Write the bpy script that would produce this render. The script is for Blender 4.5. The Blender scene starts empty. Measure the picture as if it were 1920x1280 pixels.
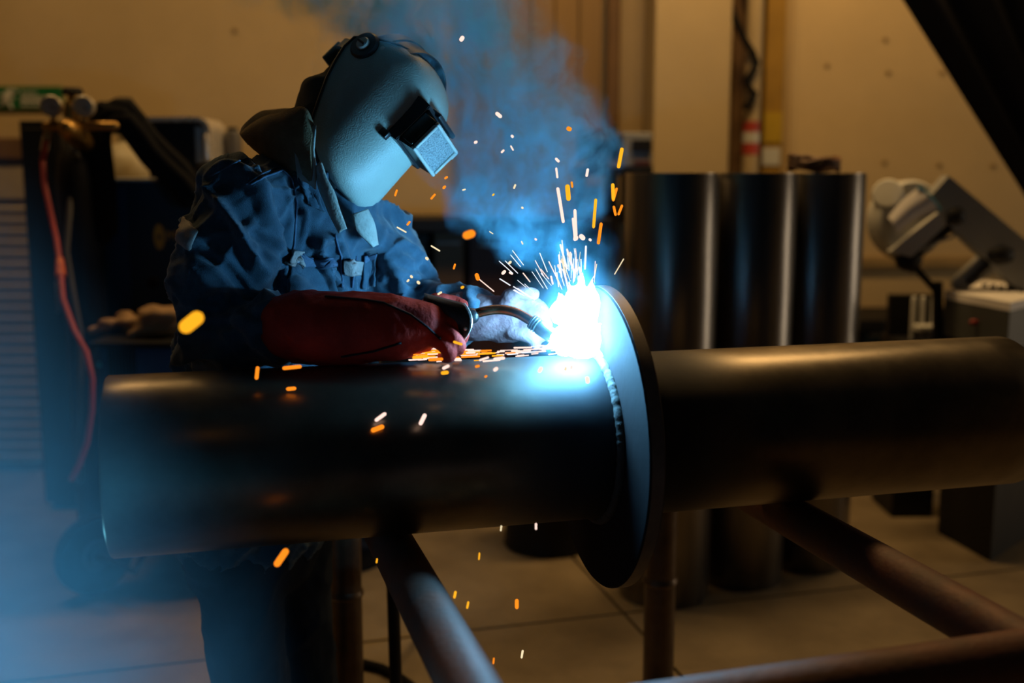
import bpy, bmesh, math, random
from mathutils import Vector, Matrix, noise
from mathutils.bvhtree import BVHTree
random.seed(7)
sc = bpy.context.scene
COL = sc.collection

# ------------------------------------------------------------------ camera
CAM_H = 1.40
PITCH = math.radians(8.87)
FPX = 2000.0
cam_d = bpy.data.cameras.new('camera'); cam = bpy.data.objects.new('camera', cam_d); COL.objects.link(cam)
cam.location = (0, 0, CAM_H); cam.rotation_euler = (math.pi/2 - PITCH, 0, 0)
cam_d.sensor_width = 36; cam_d.lens = 36*FPX/1920
cam_d.clip_start = 0.05; cam_d.clip_end = 60
cam_d.dof.use_dof = True; cam_d.dof.focus_distance = 2.08; cam_d.dof.aperture_fstop = 1.4
sc.camera = cam

# ------------------------------------------------------------------ world, exposure
w = bpy.data.worlds.new('world'); sc.world = w; w.use_nodes = True
bg = w.node_tree.nodes['Background']; bg.inputs[0].default_value = (0.30, 0.42, 0.6, 1); bg.inputs[1].default_value = 0.008
vs = sc.view_settings; vs.view_transform = 'Standard'; vs.look = 'None'; vs.exposure = 0.0; vs.gamma = 1.0; vs.use_curve_mapping = False
try:
    sc.cycles.volume_step_rate = 2.5; sc.cycles.volume_max_steps = 96
    sc.cycles.max_bounces = 4; sc.cycles.diffuse_bounces = 2; sc.cycles.glossy_bounces = 2; sc.cycles.volume_bounces = 0
    sc.cycles.sample_clamp_indirect = 3.0
except Exception: pass

WARM = (1.0, 0.61, 0.235)
def area_light(name, loc, target, sx, sy, power, color=WARM):
    d = bpy.data.lights.new(name, 'AREA'); d.shape = 'RECTANGLE'; d.size = sx; d.size_y = sy; d.energy = power; d.color = color
    o = bpy.data.objects.new(name, d); COL.objects.link(o); o.location = loc
    o.rotation_euler = (Vector(target)-Vector(loc)).to_track_quat('-Z', 'Y').to_euler()
    return o
LAMPS = [(-2.1, 4.0, 3.7, 18), (0.4, 4.0, 3.7, 25), (1.35, 4.1, 3.7, 38)]
for x, y, z, p in LAMPS:
    area_light('ceiling_batten_light', (x, y, z-0.06), (x, y, 0), 1.4, 0.22, p)
ARC_STRENGTH = 270.0      # radiance of the arc plasma mesh
WINDOW = 3.6
FUME_D = 0.42
PLUME_D, HAZE_D, HAZE_FILL = 32.0, 1.9, 7.5  # last value is the power of the lamp added to light the haze
ARC_COLOR = (0.17, 0.58, 1.0)

# ------------------------------------------------------------------ pixel helpers (photo frame 1920x1280)
_up = Vector((0, math.sin(PITCH), math.cos(PITCH))); _fw = Vector((0, math.cos(PITCH), -math.sin(PITCH))); CAM = Vector((0, 0, CAM_H))
def ray(px, py): return Vector((1, 0, 0))*((px-960)/FPX) + _up*((640-py)/FPX) + _fw
def P(px, py, zc): return CAM + ray(px, py)*zc
def PY(px, py, Y): d = ray(px, py); return CAM + d*(Y/d.y)
def PZ(px, py, Z): d = ray(px, py); return CAM + d*((Z-CAM_H)/d.z)
def project(p):
    d = p-CAM; z = d.dot(_fw); return (960+FPX*d.x/z, 640-FPX*d.dot(_up)/z, z)

# ------------------------------------------------------------------ materials
MATS = {}
def mat(name, color, rough=0.6, metal=0.0, vary=0.25, scale=8.0, bump=0.0, bscale=None, color2=None, stretch=(1,1,1), rvary=0.1, spec=None, coords='Object', sheen=0):
    if name in MATS: return MATS[name]
    m = bpy.data.materials.new(name); m.use_nodes = True; nt = m.node_tree; N = nt.nodes; L = nt.links
    b = N['Principled BSDF']; tc = N.new('ShaderNodeTexCoord'); mp = N.new('ShaderNodeMapping'); mp.inputs['Scale'].default_value = stretch
    L.new(tc.outputs[coords], mp.inputs[0])
    nz = N.new('ShaderNodeTexNoise'); nz.inputs['Scale'].default_value = scale; nz.inputs['Detail'].default_value = 6; nz.inputs['Roughness'].default_value = 0.62
    L.new(mp.outputs[0], nz.inputs['Vector'])
    rp = N.new('ShaderNodeValToRGB'); rp.color_ramp.elements[0].position = 0.3; rp.color_ramp.elements[1].position = 0.72
    c2 = color2 or tuple(c*(1-vary) for c in color)
    rp.color_ramp.elements[0].color = (*c2, 1); rp.color_ramp.elements[1].color = (*color, 1)
    L.new(nz.outputs['Fac'], rp.inputs[0]); L.new(rp.outputs[0], b.inputs['Base Color'])
    mr = N.new('ShaderNodeMapRange'); mr.inputs[3].default_value = max(0.02, rough-rvary); mr.inputs[4].default_value = min(1, rough+rvary)
    L.new(nz.outputs['Fac'], mr.inputs[0]); L.new(mr.outputs[0], b.inputs['Roughness'])
    b.inputs['Metallic'].default_value = metal
    if spec is not None: b.inputs['Specular IOR Level'].default_value = spec
    if sheen: b.inputs['Sheen Weight'].default_value = sheen
    if bump:
        n2 = N.new('ShaderNodeTexNoise'); n2.inputs['Scale'].default_value = bscale or scale*6; n2.inputs['Detail'].default_value = 4
        L.new(mp.outputs[0], n2.inputs['Vector'])
        bp = N.new('ShaderNodeBump'); bp.inputs['Strength'].default_value = bump; bp.inputs['Distance'].default_value = 0.004
        L.new(n2.outputs['Fac'], bp.inputs['Height']); L.new(bp.outputs[0], b.inputs['Normal'])
    MATS[name] = m; return m
def emit(name, color, strength, sample=False):
    if name in MATS: return MATS[name]
    m = bpy.data.materials.new(name); m.use_nodes = True; nt = m.node_tree; nt.nodes.clear()
    e = nt.nodes.new('ShaderNodeEmission'); o = nt.nodes.new('ShaderNodeOutputMaterial')
    e.inputs[0].default_value = (*color, 1); e.inputs[1].default_value = strength; nt.links.new(e.outputs[0], o.inputs[0])
    try: m.cycles.emission_sampling = 'FRONT' if sample else 'NONE'
    except Exception: pass
    MATS[name] = m; return m

# ------------------------------------------------------------------ mesh helpers (world-space building)
class MB:
    def __init__(s): s.bm = bmesh.new()
    def box(s, c, size, rot=None, bevel=0.0):
        r = bmesh.ops.create_cube(s.bm, size=1.0); vs_ = r['verts']
        M = Matrix.Translation(Vector(c)) @ (rot.to_4x4() if rot else Matrix.Identity(4)) @ Matrix.Diagonal((*size, 1))
        bmesh.ops.transform(s.bm, matrix=M, verts=vs_)
        if bevel:
            es = list({e for v in vs_ for e in v.link_edges})
            bmesh.ops.bevel(s.bm, geom=es, offset=bevel, segments=3, affect='EDGES', profile=0.5)
        return s
    def span(s, a, b, bevel=0.0):
        a = Vector(a); b = Vector(b); return s.box((a+b)/2, [abs(b[i]-a[i]) for i in range(3)], None, bevel)
    def quadbox(s, quad, thick):
        q = [Vector(p) for p in quad]; n = (q[1]-q[0]).cross(q[3]-q[0]).normalized()*thick
        v = [s.bm.verts.new(p) for p in q]+[s.bm.verts.new(p+n) for p in q]
        for f in ((3,2,1,0),(4,5,6,7),(0,1,5,4),(1,2,6,5),(2,3,7,6),(3,0,4,7)): s.bm.faces.new([v[i] for i in f])
        return s
    def tube(s, pts, radii, seg=16, caps=True, ref=None, round_caps=False, ref_fixed=False):
        pts = [Vector(p) for p in pts]; n = len(pts)
        if not isinstance(radii, (list, tuple)): radii = [radii]*n
        radii = [r if isinstance(r, (list, tuple)) else (r, r) for r in radii]
        if round_caps:
            for end in (0, 1):
                i, j = (0, 1) if end == 0 else (-1, -2)
                d = (pts[i]-pts[j]).normalized(); r = radii[i]; rm = min(r)
                ex = [(pts[i]+d*rm*math.sin(a), (r[0]*math.cos(a), r[1]*math.cos(a))) for a in (0.5, 0.95, 1.35)]
                if end == 0: pts = [e[0] for e in reversed(ex)]+pts; radii = [e[1] for e in reversed(ex)]+radii
                else: pts = pts+[e[0] for e in ex]; radii = radii+[e[1] for e in ex]
            n = len(pts)
        T = []
        for i in range(n):
            a = pts[max(0, i-1)]; b = pts[min(n-1, i+1)]; T.append((b-a).normalized())
        u = Vector(ref) if ref else (Vector((0,0,1)) if abs(T[0].z) < 0.9 else Vector((1,0,0)))
        u0 = u.copy(); rings = []
        for i in range(n):
            if ref_fixed: u = u0
            u = (u - T[i]*u.dot(T[i])).normalized(); v = T[i].cross(u)
            rings.append([s.bm.verts.new(pts[i]+u*radii[i][0]*math.cos(2*math.pi*k/seg)+v*radii[i][1]*math.sin(2*math.pi*k/seg)) for k in range(seg)])
        for i in range(n-1):
            for k in range(seg):
                s.bm.faces.new((rings[i][k], rings[i][(k+1)%seg], rings[i+1][(k+1)%seg], rings[i+1][k]))
        if caps:
            s.bm.faces.new(list(reversed(rings[0]))); s.bm.faces.new(rings[-1])
        return s
    def lathe(s, base, axis, prof, seg=32, closed=False):
        """prof: list of (radius, dist along axis)"""
        base = Vector(base); axis = Vector(axis).normalized()
        u = axis.orthogonal().normalized(); v = axis.cross(u); rings = []
        for r, h in prof:
            if r < 1e-6: rings.append([s.bm.verts.new(base+axis*h)])
            else: rings.append([s.bm.verts.new(base+axis*h+u*r*math.cos(2*math.pi*k/seg)+v*r*math.sin(2*math.pi*k/seg)) for k in range(seg)])
        m = len(rings)
        for i in range(m if closed else m-1):
            A, B = rings[i], rings[(i+1) % m]
            for k in range(seg):
                k2 = (k+1) % seg
                if len(A) == 1 and len(B) == 1: continue
                if len(A) == 1: s.bm.faces.new((A[0], B[k2], B[k]))
                elif len(B) == 1: s.bm.faces.new((A[k], A[k2], B[0]))
                else: s.bm.faces.new((A[k], A[k2], B[k2], B[k]))
        return s
    def ball(s, c, r, sub=2, scale=(1,1,1), rot=None):
        q = bmesh.ops.create_icosphere(s.bm, subdivisions=sub, radius=r)
        M = Matrix.Translation(Vector(c)) @ (rot.to_4x4() if rot else Matrix.Identity(4)) @ Matrix.Diagonal((*scale, 1))
        bmesh.ops.transform(s.bm, matrix=M, verts=q['verts']); return s
    def grid(s, rows, close_v=False):
        V = [[s.bm.verts.new(p) for p in r] for r in rows]
        for i in range(len(V)-1):
            m = len(V[i])
            for k in range(m if close_v else m-1):
                s.bm.faces.new((V[i][k], V[i][(k+1)%m], V[i+1][(k+1)%m], V[i+1][k]))
        return s
    def shell(s, rows, thick, inward=True):
        """closed thin shell from a grid of points"""
        nr, nc = len(rows), len(rows[0]); nrm = []
        for i in range(nr):
            r_ = []
            for k in range(nc):
                a = rows[min(nr-1,i+1)][k]-rows[max(0,i-1)][k]; b = rows[i][min(nc-1,k+1)]-rows[i][max(0,k-1)]
                n = a.cross(b); r_.append(n.normalized() if n.length > 1e-9 else (r_[-1] if r_ else Vector((0,-1,0))))
            nrm.append(r_)
        A = [[s.bm.verts.new(p) for p in r] for r in rows]
        B = [[s.bm.verts.new(rows[i][k]+nrm[i][k]*thick) for k in range(nc)] for i in range(nr)]
        for i in range(nr-1):
            for k in range(nc-1):
                s.bm.faces.new((A[i][k], A[i][k+1], A[i+1][k+1], A[i+1][k])); s.bm.faces.new((B[i][k], B[i+1][k], B[i+1][k+1], B[i][k+1]))
        for i in range(nr-1):
            for k in (0, nc-1): s.bm.faces.new((A[i][k], A[i+1][k], B[i+1][k], B[i][k]))
        for k in range(nc-1):
            for i in (0, nr-1): s.bm.faces.new((A[i][k], B[i][k], B[i][k+1], A[i][k+1]))
        return s
    def raw(s):
        bmesh.ops.recalc_face_normals(s.bm, faces=s.bm.faces)
        me = bpy.data.meshes.new('m'); s.bm.to_mesh(me); s.bm.free(); return me
    def done(s, name, m, parent=None, smooth=True, angle=35):
        return put(name, s.raw(), m, parent, smooth, angle)
def root_loc(p):
    v = Vector((0,0,0))
    while p is not None: v = v+p.location; p = p.parent
    return v
def put(name, me, m, parent=None, smooth=True, angle=35):
    me.name = name
    if parent is None:
        n = max(1, len(me.vertices)); xs = [v.co for v in me.vertices]
        o0 = Vector(((min(v.x for v in xs)+max(v.x for v in xs))/2, (min(v.y for v in xs)+max(v.y for v in xs))/2, min(v.z for v in xs)))
    else: o0 = root_loc(parent)
    me.transform(Matrix.Translation(-o0))
    me.materials.clear(); me.materials.append(m)
    if smooth:
        me.polygons.foreach_set('use_smooth', [True]*len(me.polygons))
        if angle: me.set_sharp_from_angle(angle=math.radians(angle))
    o = bpy.data.objects.new(name, me); COL.objects.link(o)
    if parent is None: o.location = o0
    else: o.parent = parent
    return o
def tag(o, label=None, cat=None, group=None, kind=None):
    if label: o['label'] = label
    if cat: o['category'] = cat
    if group: o['group'] = group
    if kind: o['kind'] = kind
    return o
def thing(name, loc, label, cat, group=None, kind=None):
    o = bpy.data.objects.new(name, None); COL.objects.link(o); o.location = loc; o.empty_display_size = 0.05
    return tag(o, label, cat, group, kind)
def struct(o): o['kind'] = 'structure'; return o
def copy_thing(o, offset, label=None):
    c = o.copy(); COL.objects.link(c); c.location = o.location+Vector(offset)
    if label: c['label'] = label
    for ch in [x for x in COL.objects if x.parent == o]:
        d = ch.copy(); COL.objects.link(d); d.parent = c
        for g in [x for x in COL.objects if x.parent == ch]:
            e = g.copy(); COL.objects.link(e); e.parent = d
    return c
def remesh(me, voxel, smooth=6, fac=0.5):
    o = bpy.data.objects.new('tmp', me); COL.objects.link(o)
    r = o.modifiers.new('r', 'REMESH'); r.mode = 'VOXEL'; r.voxel_size = voxel
    if smooth:
        q = o.modifiers.new('s', 'SMOOTH'); q.iterations = smooth; q.factor = fac
    dg = bpy.context.evaluated_depsgraph_get(); dg.update()
    out = bpy.data.meshes.new_from_object(o.evaluated_get(dg)); bpy.data.objects.remove(o); bpy.data.meshes.remove(me); return out
def displace(me, fn):
    ns = [v.normal.copy() for v in me.vertices]
    for v, n in zip(me.vertices, ns): v.co = v.co + n*fn(v.co, n)
    me.update()
def bvh_of(me): return BVHTree.FromPolygons([v.co.copy() for v in me.vertices], [tuple(p.vertices) for p in me.polygons])

# ------------------------------------------------------------------ materials used
M_wall = mat('wall_paint', (0.62, 0.46, 0.24), 0.75, vary=0.14, scale=2.5, bump=0.15, bscale=60)
M_wall2 = mat('pilaster_paint', (0.47, 0.36, 0.20), 0.75, vary=0.1, scale=3, bump=0.15, bscale=60)
M_door = mat('brown_door', (0.30, 0.18, 0.06), 0.6, vary=0.25, scale=5, stretch=(1,1,0.15))
M_brown = mat('brown_trim', (0.17, 0.09, 0.03), 0.6)
M_floor = mat('concrete', (0.27, 0.21, 0.13), 0.62, color2=(0.13, 0.095, 0.055), scale=3.0, bump=0.25, bscale=50, coords='Generated' if False else 'Object')
M_joint = mat('floor_joint', (0.035, 0.028, 0.02), 0.9)
M_ceil = mat('ceiling_panel', (0.10, 0.09, 0.08), 0.9)
M_pipe = mat('mill_scale_steel', (0.25, 0.21, 0.16), 0.32, 0.95, color2=(0.105, 0.09, 0.072), scale=5, stretch=(1,1,1), bump=0.05, bscale=40, rvary=0.08)
M_flange = mat('flange_steel', (0.024, 0.020, 0.022), 0.9, 0.0, color2=(0.016, 0.011, 0.011), scale=7, bump=0.1, bscale=60, spec=0.08)
M_bead = mat('weld_bead_steel', (0.055, 0.048, 0.044), 0.8, 0.1, scale=60, bump=0.6, bscale=120)
M_tube = mat('dark_tube_steel', (0.26, 0.24, 0.22), 0.30, 0.95, color2=(0.13, 0.125, 0.125), scale=4, stretch=(3,3,0.4), rvary=0.06)
M_rust = mat('rusty_steel', (0.10, 0.06, 0.045), 0.62, 0.15, color2=(0.16, 0.05, 0.025), scale=14, bump=0.3, bscale=90)
M_black = mat('black_paint', (0.008, 0.008, 0.010), 0.55, vary=0.3, spec=0.25)
M_rubber = mat('black_rubber', (0.008, 0.008, 0.009), 0.85, vary=0.3, spec=0.15)
M_blue = mat('blue_enamel', (0.012, 0.055, 0.13), 0.4, vary=0.25, scale=3)
M_teal = mat('dark_blue_enamel', (0.010, 0.038, 0.065), 0.45, vary=0.25, scale=3)
M_cream = mat('cream_cylinder_paint', (0.55, 0.5, 0.36), 0.45, color2=(0.3, 0.22, 0.1), scale=8)
M_chrome = mat('chrome', (0.75, 0.7, 0.62), 0.28, 0.55, vary=0.1)
M_grey = mat('grey_enamel', (0.26, 0.27, 0.28), 0.45, vary=0.2, scale=5)
M_lgrey = mat('pale_enamel', (0.50, 0.50, 0.48), 0.5, vary=0.12, scale=5)
M_white = mat('white_sheet', (0.75, 0.72, 0.70), 0.5, vary=0.06)
M_brass = mat('brass', (0.55, 0.33, 0.10), 0.35, 0.9, vary=0.3, scale=20)
M_copper = mat('copper_tube', (0.50, 0.25, 0.14), 0.24, 1.0, color2=(0.16, 0.08, 0.05), scale=18, rvary=0.08)
M_red = mat('red_rubber', (0.40, 0.03, 0.025), 0.5)
M_orange = mat('orange_fitting', (0.65, 0.13, 0.02), 0.4)
M_green = mat('green_sign', (0.004, 0.13, 0.035), 0.5, vary=0.1)
M_signw = mat('sign_white', (0.55, 0.55, 0.5), 0.5, vary=0.1)
M_ochre = mat('ochre_paint', (0.36, 0.20, 0.02), 0.6)
M_yellow = mat('yellow_sticker', (0.5, 0.33, 0.02), 0.5)
M_slat = mat('shutter_slat', (0.42, 0.35, 0.25), 0.6, vary=0.15)
M_cloth = mat('tan_leather', (0.42, 0.26, 0.14), 0.8, vary=0.35, scale=14, bump=0.3)
M_logo = mat('logo_orange', (0.65, 0.33, 0.05), 0.5, vary=0.1)
M_denim = mat('denim', (0.052, 0.105, 0.150), 0.9, color2=(0.032, 0.064, 0.098), scale=45, bump=0.35, bscale=520, sheen=0.25, spec=0.15)
M_denimd = mat('denim_trousers', (0.014, 0.022, 0.036), 0.9, vary=0.3, scale=30, bump=0.35, bscale=500, spec=0.15)
M_seam = mat('denim_seam', (0.10, 0.16, 0.25), 0.9, vary=0.4, scale=120, bump=0.4, spec=0.15)
M_refl = mat('reflective_tape', (0.33, 0.30, 0.29), 0.6, vary=0.25, scale=60, bump=0.3, spec=0.3)
M_collar = mat('collar_canvas', (0.26, 0.19, 0.11), 0.9, vary=0.35, scale=30, bump=0.4, bscale=300, spec=0.15)
M_lining = mat('collar_lining', (0.42, 0.44, 0.40), 0.9, vary=0.3, scale=40, bump=0.5, bscale=160, spec=0.2)
M_cap = mat('cap_cloth', (0.095, 0.080, 0.065), 0.9, vary=0.35, scale=25, bump=0.35, bscale=300, spec=0.15)
M_helmet = mat('helmet_shell', (0.40, 0.46, 0.40), 0.42, color2=(0.34, 0.39, 0.35), scale=5, bump=0.30, bscale=330, rvary=0.05)
M_plastic = mat('black_plastic', (0.018, 0.018, 0.02), 0.35, vary=0.2)
M_lensf = mat('lens_frame', (0.46, 0.48, 0.44), 0.4, vary=0.15, scale=30)
M_glass = mat('lens_glass', (0.02, 0.035, 0.03), 0.12, vary=0.3, scale=20)
M_glit = mat('spattered_lens', (0.42, 0.46, 0.46), 0.3, color2=(0.04, 0.07, 0.08), scale=330, bump=0.6, bscale=420)
M_glove = mat('red_leather_glove', (0.60, 0.040, 0.022), 0.75, color2=(0.32, 0.018, 0.011), scale=16, bump=0.4, bscale=140, spec=0.3)
M_glovep = mat('pale_leather_glove', (0.25, 0.15, 0.15), 0.85, color2=(0.14, 0.06, 0.065), scale=22, bump=0.45, bscale=150, spec=0.2)
M_skin = mat('skin', (0.45, 0.27, 0.19), 0.6)
M_gauge = mat('gauge_face', (0.62, 0.58, 0.48), 0.4, vary=0.2)
M_lamp = emit('lamp_tube', WARM, 3.0)

# ------------------------------------------------------------------ room shell
WY = 5.55
fl = MB().span((-6, -1.5, -0.12), (6, WY+0.3, -0.012)).done('floor', M_joint, smooth=False); struct(fl)
# cast concrete slabs between sawn joints, aligned with the welding frame (turned about 15 degrees)
GA = math.radians(15.0); gx = Vector((math.cos(GA), math.sin(GA), 0)); gy = Vector((-math.sin(GA), math.cos(GA), 0))
jA = PZ(1161, 1150, 0); jB = PZ(1215, 1199, 0)
a0 = jA.dot(gy); b0 = jB.dot(gx)
SX, SY, GAP = 2.4, 2.4, 0.012
for i in range(-3, 3):
    for j in range(-2, 3):
        x0, x1 = b0+i*SX+GAP/2, b0+(i+1)*SX-GAP/2; y0, y1 = a0+j*SY+GAP/2, a0+(j+1)*SY-GAP/2
        q = [(x0,y0),(x1,y0),(x1,y1),(x0,y1)]
        # keep the slab inside the room outline
        cs = [gx*a+gy*b for a, b in q]
        if max(c.y for c in cs) < -1.4 or min(c.y for c in cs) > WY or max(c.x for c in cs) < -6 or min(c.x for c in cs) > 6: continue
        bm = bmesh.new(); f = bm.faces.new([bm.verts.new(c) for c in cs])
        for co, no in (((0,WY-0.01,0),(0,1,0)), ((0,-1.45,0),(0,-1,0)), ((5.98,0,0),(1,0,0)), ((-5.98,0,0),(-1,0,0))):
            g = bm.verts[:]+bm.edges[:]+bm.faces[:]
            bmesh.ops.bisect_plane(bm, geom=g, plane_co=co, plane_no=no, clear_outer=True)
        if not bm.faces: bm.free(); continue
        r = bmesh.ops.extrude_face_region(bm, geom=bm.faces[:]); bmesh.ops.translate(bm, vec=(0,0,-0.02), verts=[v for v in r['geom'] if isinstance(v, bmesh.types.BMVert)])
        m_ = MB(); m_.bm.free(); m_.bm = bm
        m_.done('slab', M_floor, fl, smooth=False)
struct(MB().span((-6, WY, 0), (6, WY+0.2, 4.0)).done('wall_back', M_wall, smooth=False))
struct(MB().span((-6.2, -1.5, 0), (-6, WY, 4.0)).done('wall_left', M_wall, smooth=False))
struct(MB().span((6, -1.5, 0), (6.2, WY, 4.0)).done('wall_right', M_wall, smooth=False))
struct(MB().span((-6, -1.5, 4.0), (6, WY, 4.1)).done('ceiling', M_ceil, smooth=False))
for k, (x, y, z, p) in enumerate(LAMPS):
    t = thing('ceiling_batten', (x, y, z), ['warm strip lamp on the ceiling above the gas cylinders', 'warm strip lamp on the ceiling above the welder', 'warm strip lamp on the ceiling above the upright tubes'][k], 'lamp')
    MB().span((x-0.72, y-0.13, z+0.02), (x+0.72, y+0.13, z+0.06), 0.008).done('housing', M_lgrey, t)
    MB().tube([(x-0.68, y, z-0.005), (x+0.68, y, z-0.005)], 0.018, 12).done('tube', M_lamp, t)
    for s in (-0.5, 0.5): MB().tube([(x+s, y, z+0.06), (x+s, y, 4.0)], 0.006, 8).done('hanger', M_grey, t)

# pilaster, brown door, trim on the back wall
def wx(px, py=200, Y=WY): return PY(px, py, Y).x
YP = 5.12
p0, p1 = wx(1226, 200, YP), wx(1368, 200, YP)
struct(MB().span((p0, YP, 0), (p1, WY+0.01, 4.0), 0.006).done('trim_1', M_wall2, smooth=False))
d0, d1 = wx(860, 200, WY-0.04), wx(1128, 200, WY-0.04)
door = MB().span((d0, WY-0.05, 0), (d1, WY+0.005, 3.2)).done('door_1', M_door, smooth=False); struct(door)
nb = 6
for k in range(nb):
    a = d0+(d1-d0)*k/nb; b = d0+(d1-d0)*(k+1)/nb
    MB().span((a+0.004, WY-0.07, 0.02), (b-0.004, WY-0.045, 3.18), 0.004).done('board', M_door, door, smooth=False)
struct(MB().span((wx(1134), WY-0.12, 0), (wx(1157), WY+0.005, 4.0), 0.008).done('trim_2', M_brown, smooth=False))
struct(MB().span((wx(1369), WY-0.06, 0), (wx(1396), WY+0.005, 4.0), 0.006).done('trim_3', M_brown, smooth=False))
struct(MB().span((wx(1424), WY-0.10, 0), (wx(1459), WY+0.005, 4.0), 0.006).done('trim_4', M_ochre, smooth=False))
struct(MB().span((wx(1480), WY-0.02, 0), (wx(1488), WY+0.005, 4.0), 0.003).done('trim_5', M_wall, smooth=False))
zr = PY(1700, 488, WY).z
struct(MB().span((wx(1560), WY-0.035, zr-0.035), (5.9, WY+0.005, zr+0.02), 0.008).done('trim_6', mat('dado_rail', (0.40, 0.27, 0.11), 0.7), smooth=False))
struct(MB().span((wx(1560), WY-0.02, 0), (5.9, WY+0.005, PY(1700, 575, WY).z)).done('baseboard_back', M_brown, smooth=False))
cx = wx(1410, 200, WY-0.16)
t = thing('conduit', (cx, WY-0.16, 0), 'cream vertical conduit with red warning label beside the ochre strip', 'pipe')
MB().tube([(cx, WY-0.16, 0.0), (cx, WY-0.16, 3.9)], 0.040, 20).done('pipe', M_wall2, t)
MB().tube([(cx, WY-0.16, PY(1410,290,WY-.16).z), (cx, WY-0.16, PY(1410,228,WY-.16).z)], 0.0415, 20).done('red_label', mat('label_red', (0.45,0.05,0.03),0.5), t)
MB().tube([(cx, WY-0.16, PY(1410,268,WY-.16).z), (cx, WY-0.16, PY(1410,248,WY-.16).z)], 0.0425, 20).done('label_band', M_signw, t)
for z in (0.9, 2.3): MB().span((cx-0.055, WY-0.165, z), (cx+0.055, WY+0.005, z+0.04), 0.004).done('bracket', M_brown, t)
tag(MB().span((wx(1425), WY-0.108, PY(1440,268,WY).z), (wx(1458), WY-0.10, PY(1440,212,WY).z)).done('yellow_notice', M_yellow, smooth=False), 'blank yellow sticker on the ochre wall strip', 'sticker')
tag(MB().span((wx(1424), WY-0.108, PY(1440,310,WY).z), (wx(1456), WY-0.10, PY(1440,278,WY).z)).done('white_notice', M_signw, smooth=False), 'small white notice below the yellow sticker', 'sticker')
# dark cable hanging round the conduit
pts = [PY(x, y, WY-0.22) for x, y in ((1366,4),(1380,40),(1396,75),(1412,100),(1419,118),(1410,135),(1400,150),(1404,165),(1416,175),(1408,190),(1398,200))]
tag(MB().tube(pts, 0.017, 10, round_caps=True).done('hanging_cable', M_rubber), 'dark cable looped around the cream conduit', 'cable')
# anchor holes on the wall
for px, py in ((1551,123),(1666,137),(1767,137),(1659,305),(1762,310),(1863,312),(440,58),(1660,75)):
    q = PY(px, py, WY); MB().lathe((q.x, WY-0.004, q.z), (0,-1,0), [(0.012,-0.01),(0.012,0.002),(0.006,0.004),(0.0,0.002)], 12).done('anchor_bolt', mat('anchor_dull',(0.30,0.2,0.09),0.7), bpy.data.objects['wall_back'])

win = MB().span((5.97, 3.5, 0.06), (5.99, 4.6, 2.5)).done('window_1', emit('daylight_pane', (1.0, 0.80, 0.55), WINDOW, True), smooth=False); struct(win)
for a_, b_ in (((3.43,0.0),(4.67,0.07)),((3.43,2.48),(4.67,2.56)),((3.43,0.0),(3.51,2.56)),((4.59,0.0),(4.67,2.56)),((3.43,1.22),(4.67,1.26))):
    MB().span((5.95, a_[0], a_[1]), (6.003, b_[0], b_[1]), 0.003).done('window_frame', M_lgrey, win, smooth=False)

# fire exit sign (running figure and two illegible lines)
s0, s1 = PY(-95, 205, WY-0.02), PY(115, 162, WY-0.02)
t = thing('exit_sign', (s0.x, WY-0.02, s0.z), 'green and white exit sign with running figure on the back wall', 'sign')
MB().span((s0.x, WY-0.02, s0.z), (s1.x, WY+0.003, s1.z), 0.003).done('panel', M_green, t, smooth=False)
def sg(px, py): q = PY(px, py, WY-0.024); return Vector((q.x, WY-0.022, q.z))
m = MB(); m.tube([sg(14,178), sg(9,190)], 0.019, 8, round_caps=True); m.ball(sg(18,171), 0.014, 2, (1,0.3,1))
for a, b in (((14,178),(24,184)),((13,179),(2,178)),((9,190),(18,194)),((18,194),(21,202)),((9,190),(0,198)),((22,171),(30,171))): m.tube([sg(*a), sg(*b)], 0.008, 8, round_caps=True)
m.done('running_figure', M_signw, t)
m = MB()
for row, y, xs in ((0,174,((40,46),(49,54),(57,62),(65,68))),(1,186,((40,50),(53,62),(65,76),(79,86),(89,100))),(2,197,((40,48),(52,60),(64,74)))):
    for a, b in xs:
        A = sg(a, y+(5 if row == 1 else 2.5)); B = sg(b, y-(5 if row == 1 else 2.5)); m.span((A.x, WY-0.026, A.z), (B.x, WY-0.019, B.z))
m.done('lettering', M_signw, t, smooth=False)

# ------------------------------------------------------------------ left background
# slatted roller shutter
Ys = 4.95
xa, xb = PY(-160, 400, Ys).x, PY(62, 400, Ys).x
t = thing('roller_shutter', ((xa+xb)/2, Ys, 0), 'pale slatted roller shutter cabinet at the left edge', 'shutter')
ztop = PY(20, 262, Ys).z
MB().span((xa, Ys, 0), (xb, Ys+0.35, ztop), 0.01).done('cabinet', mat('shutter_box', (0.22,0.18,0.12), 0.7), t, smooth=False)
MB().span((xa-0.01, Ys-0.03, ztop-0.09), (xb+0.01, Ys+0.36, ztop+0.01), 0.01).done('header', M_brown, t, smooth=False)
zz0 = PY(20, 385, Ys).z; nsl = 24; zz1 = 0.04; sm = None
for k in range(nsl):
    z = zz1+(zz0-zz1)*(k+0.5)/nsl; h = (zz0-zz1)/nsl
    if sm is None:
        s_ = MB().box((0,0,0), (xb-xa-0.02, 0.022, h*0.80), Matrix.Rotation(0.25, 3, 'X'), 0.004).done('slat', M_slat, t, smooth=False); sm = s_
        for v in sm.data.vertices: v.co += t.location
    else: s_ = sm.copy(); COL.objects.link(s_)
    s_.location = ((xa+xb)/2-t.location.x, -0.012, z)
MB().span((xa+0.02, Ys-0.012, zz0+0.03), (xb-0.02, Ys+0.01, ztop-0.11), 0.004).done('upper_panel', M_slat, t, smooth=False)

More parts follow.
